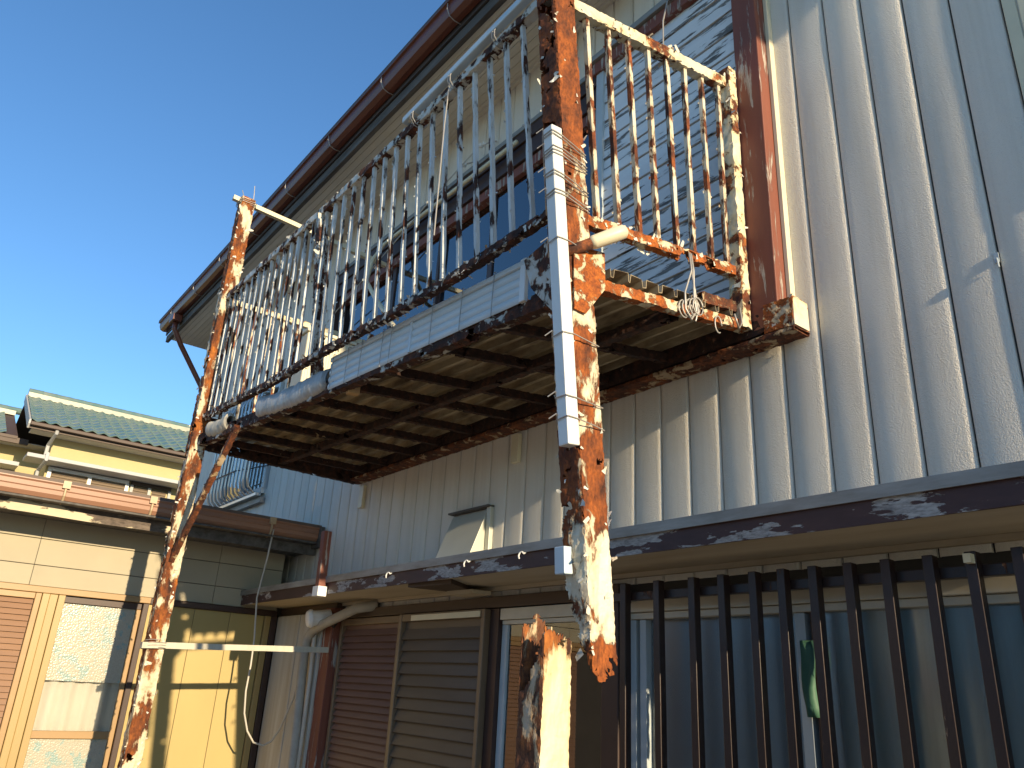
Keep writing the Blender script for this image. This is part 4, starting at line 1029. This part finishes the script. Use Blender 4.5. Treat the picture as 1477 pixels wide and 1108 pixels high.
# ================================================================== neighbouring house with green tiles
nb = thing('tiled_house', (-21.0,1.0,0.0), 'yellow neighbouring house with green tiled roof behind the wing', 'house')
NX = -18.6
MB().box(-23.2,NX,-0.52,6.0,0,6.05).build('wall', M['nwall'], nb)
MB().box(-24.4,-19.8,-6.0,-0.521,0,6.0).build('wall', M['nwall'], nb)
def tiled_roof(xe, ze, xr, zr, y0, y1, parent, ridge=True):
    rf = pivot('roof', parent)
    MB().prism([(xe,y0,ze),(xr,y0,zr),(2*xr-xe,y0,ze),(2*xr-xe,y0,ze-0.06),(xr,y0,zr-0.06),(xe,y0,ze-0.06)], (0,y1-y0,0)).build('roof_deck', M['nbrown'], rf)
    W_ = 0.228; rows = 10; sl = math.hypot(xr-xe, zr-ze); rl = sl/rows
    # one glazed pan tile: S-shaped across, tilted so its lower edge stands proud
    vs = []; fs = []; m_ = 10
    for (u, lift) in ((0.0,0.028),(1.12,0.012)):
        for i in range(m_+1):
            t = i/m_; y = t*W_*1.04; h = 0.022*math.cos(2*math.pi*t) if t > .5 else 0.022*math.cos(2*math.pi*t)
            vs.append((u*rl, y, lift+h))
    for i in range(m_+1): vs.append((0.0, i/m_*W_*1.04, 0.006+0.022*math.cos(2*math.pi*i/m_)))
    N_ = m_+1
    for i in range(m_): fs += [(i,i+1,N_+i+1,N_+i),(2*N_+i,2*N_+i+1,i+1,i)]
    me = mesh_of(MB().add(vs, fs), 'tile', M['tile'])
    for p_ in me.polygons: p_.use_smooth = False
    an = math.atan2(zr-ze, abs(xr-xe))
    q = Quaternion((0,0,1), math.pi) @ Quaternion((0,1,0), -an)
    cols = int((y1-y0)/W_)
    for r in range(rows):
        for c in range(cols):
            p_ = V(lerp(xe,xr,r/rows)+ 0.05*(r==0)*0, y0 + (c+1)*W_, lerp(ze,zr,r/rows)+0.022)
            piece('tile', me, rf, p_ + V(0,0,random.uniform(-.003,.003)), q)
    if ridge:
        cap = mesh_of(MB().tube([(0,0,0),(0,0.3,0.006)], 0.085, 10), 'ridge_tile', M['tile'])
        y = y0
        while y < y1:
            piece('ridge_tile', cap, rf, (xr, y, zr+0.12)); y += 0.3
        MB().box(xr-0.12,xr+0.12,y0,y1,zr-0.02,zr+0.09).build('ridge_bed', M['tileridge'], rf)
    return rf
tiled_roof(-18.0, 6.16, -20.6, 7.36, -1.06, 4.2, nb)
MB().prism([(-17.98,-1.10,6.10),(-17.98,-1.10,6.19),(-20.6,-1.10,7.40),(-20.6,-1.10,7.22),(-18.05,-1.10,6.02)], (0,0.035,0)).build('barge_board', M['nsoffit'], nb)
MB().box(-18.10,-18.06,-1.06,4.2,6.03,6.10).build('fascia', M['nbrown'], nb)
MB().box(-18.6,-18.1,-1.0,4.2,6.051,6.07).build('soffit', M['nsoffit'], nb)
MB().box(-18.06,-17.95,-1.06,4.2,6.08,6.15).build('gutter', M['nbrown'], nb, 0.01)
MB().box(NX+0.001,-18.0,-0.97,3.2,5.45,5.53).build('awning', M['nsoffit'], nb, 0.01)
MB().tube([(-18.02,-0.56,6.08),(-18.03,-0.56,6.02),(-18.5,-0.60,5.86),(-18.52,-0.60,5.60),(-17.97,-0.62,5.56),(-17.97,-0.62,5.44),(-18.52,-0.66,5.30),(-18.52,-0.66,3.5)],0.035,8).build('downpipe', M['nsoffit'], nb)
nw = pivot('window', nb)
MB().box(NX+0.001,NX+0.07,-0.48,1.10,5.36,5.43).build('frame_bar', M['white'], nw); 
for y in (-0.48,0.29,1.04): MB().box(NX+0.001,NX+0.068,y,y+0.07,4.3,5.359).build('frame_bar', M['white'], nw)
me = mesh_of(MB().prism([(0.0,-0.34,0),(0.03,-0.34,0.0),(0.008,-0.34,0.05),(0,-0.34,0.05)],(0,0.68,0)),'slat',M['nshutter']); fixn(me)
for yc in (-0.06,0.70):
    for k in range(18): piece('slat', me, nw, (NX+0.004, yc, 5.30-0.055*k))
n2 = pivot('window', nb)
MB().box(NX+0.001,NX+0.06,1.15,2.0,5.36,5.44).build('frame_bar', M['nbrown'], n2)
for y in (1.15,1.52,1.95): MB().box(NX+0.001,NX+0.058,y,y+0.06,4.3,5.359).build('frame_bar', M['nsoffit'], n2)
me = mesh_of(MB().prism([(0.0,-0.15,0),(0.03,-0.15,0.0),(0.008,-0.15,0.05),(0,-0.15,0.05)],(0,0.30,0)),'slat',M['nshutter']); fixn(me)
for yc in (1.365,1.765):
    for k in range(18): piece('slat', me, n2, (NX+0.004, yc, 5.30-0.055*k))
tiled_roof(-19.2, 6.08, -21.8, 7.16, -3.4, -1.12, nb)
MB().box(-19.3,-19.22,-3.4,-0.9,5.93,6.05).build('fascia', M['nbrown'], nb)
MB().box(-19.8,-19.3,-3.4,-0.53,5.985,6.0).build('soffit', M['nsoffit'], nb)
MB().box(-19.79,-19.2,-3.4,-0.96,5.46,5.54).build('awning', M['nsoffit'], nb)

# ================================================================== house across the yard, seen mirrored in the ground floor glass
op = thing('opposite_house', (-2.0,-10.5,0.0), 'pale house across the yard, mirrored in the ground floor windows', 'house')
MB().box(-26.0,5.5,-14,-9.5,0,2.9).build('wall', M['opp'], op)
MB().profile_x([(-9.0,2.8),(-9.0,2.9),(-11.8,4.0),(-14.6,2.9),(-14.6,2.8),(-11.8,3.9)], -26.6, 6.1).build('roof', M['roofdark'], op)
for x0 in (-20.5,-16.5,-13,-9.8,-6.5,-3.2,0.3):
    wn_ = pivot('window', op)
    MB().box(x0,x0+1.7,-9.498,-9.44,0.5,2.3).build('frame_bar', M['white'], wn_)
    me = mesh_of(MB().box(-0.8,0.8,-0.01,0.01,0,0.07),'slat',M['nsoffit'])
    for k in range(20): piece('slat', me, wn_, (x0+0.85,-9.43,0.58+0.082*k))
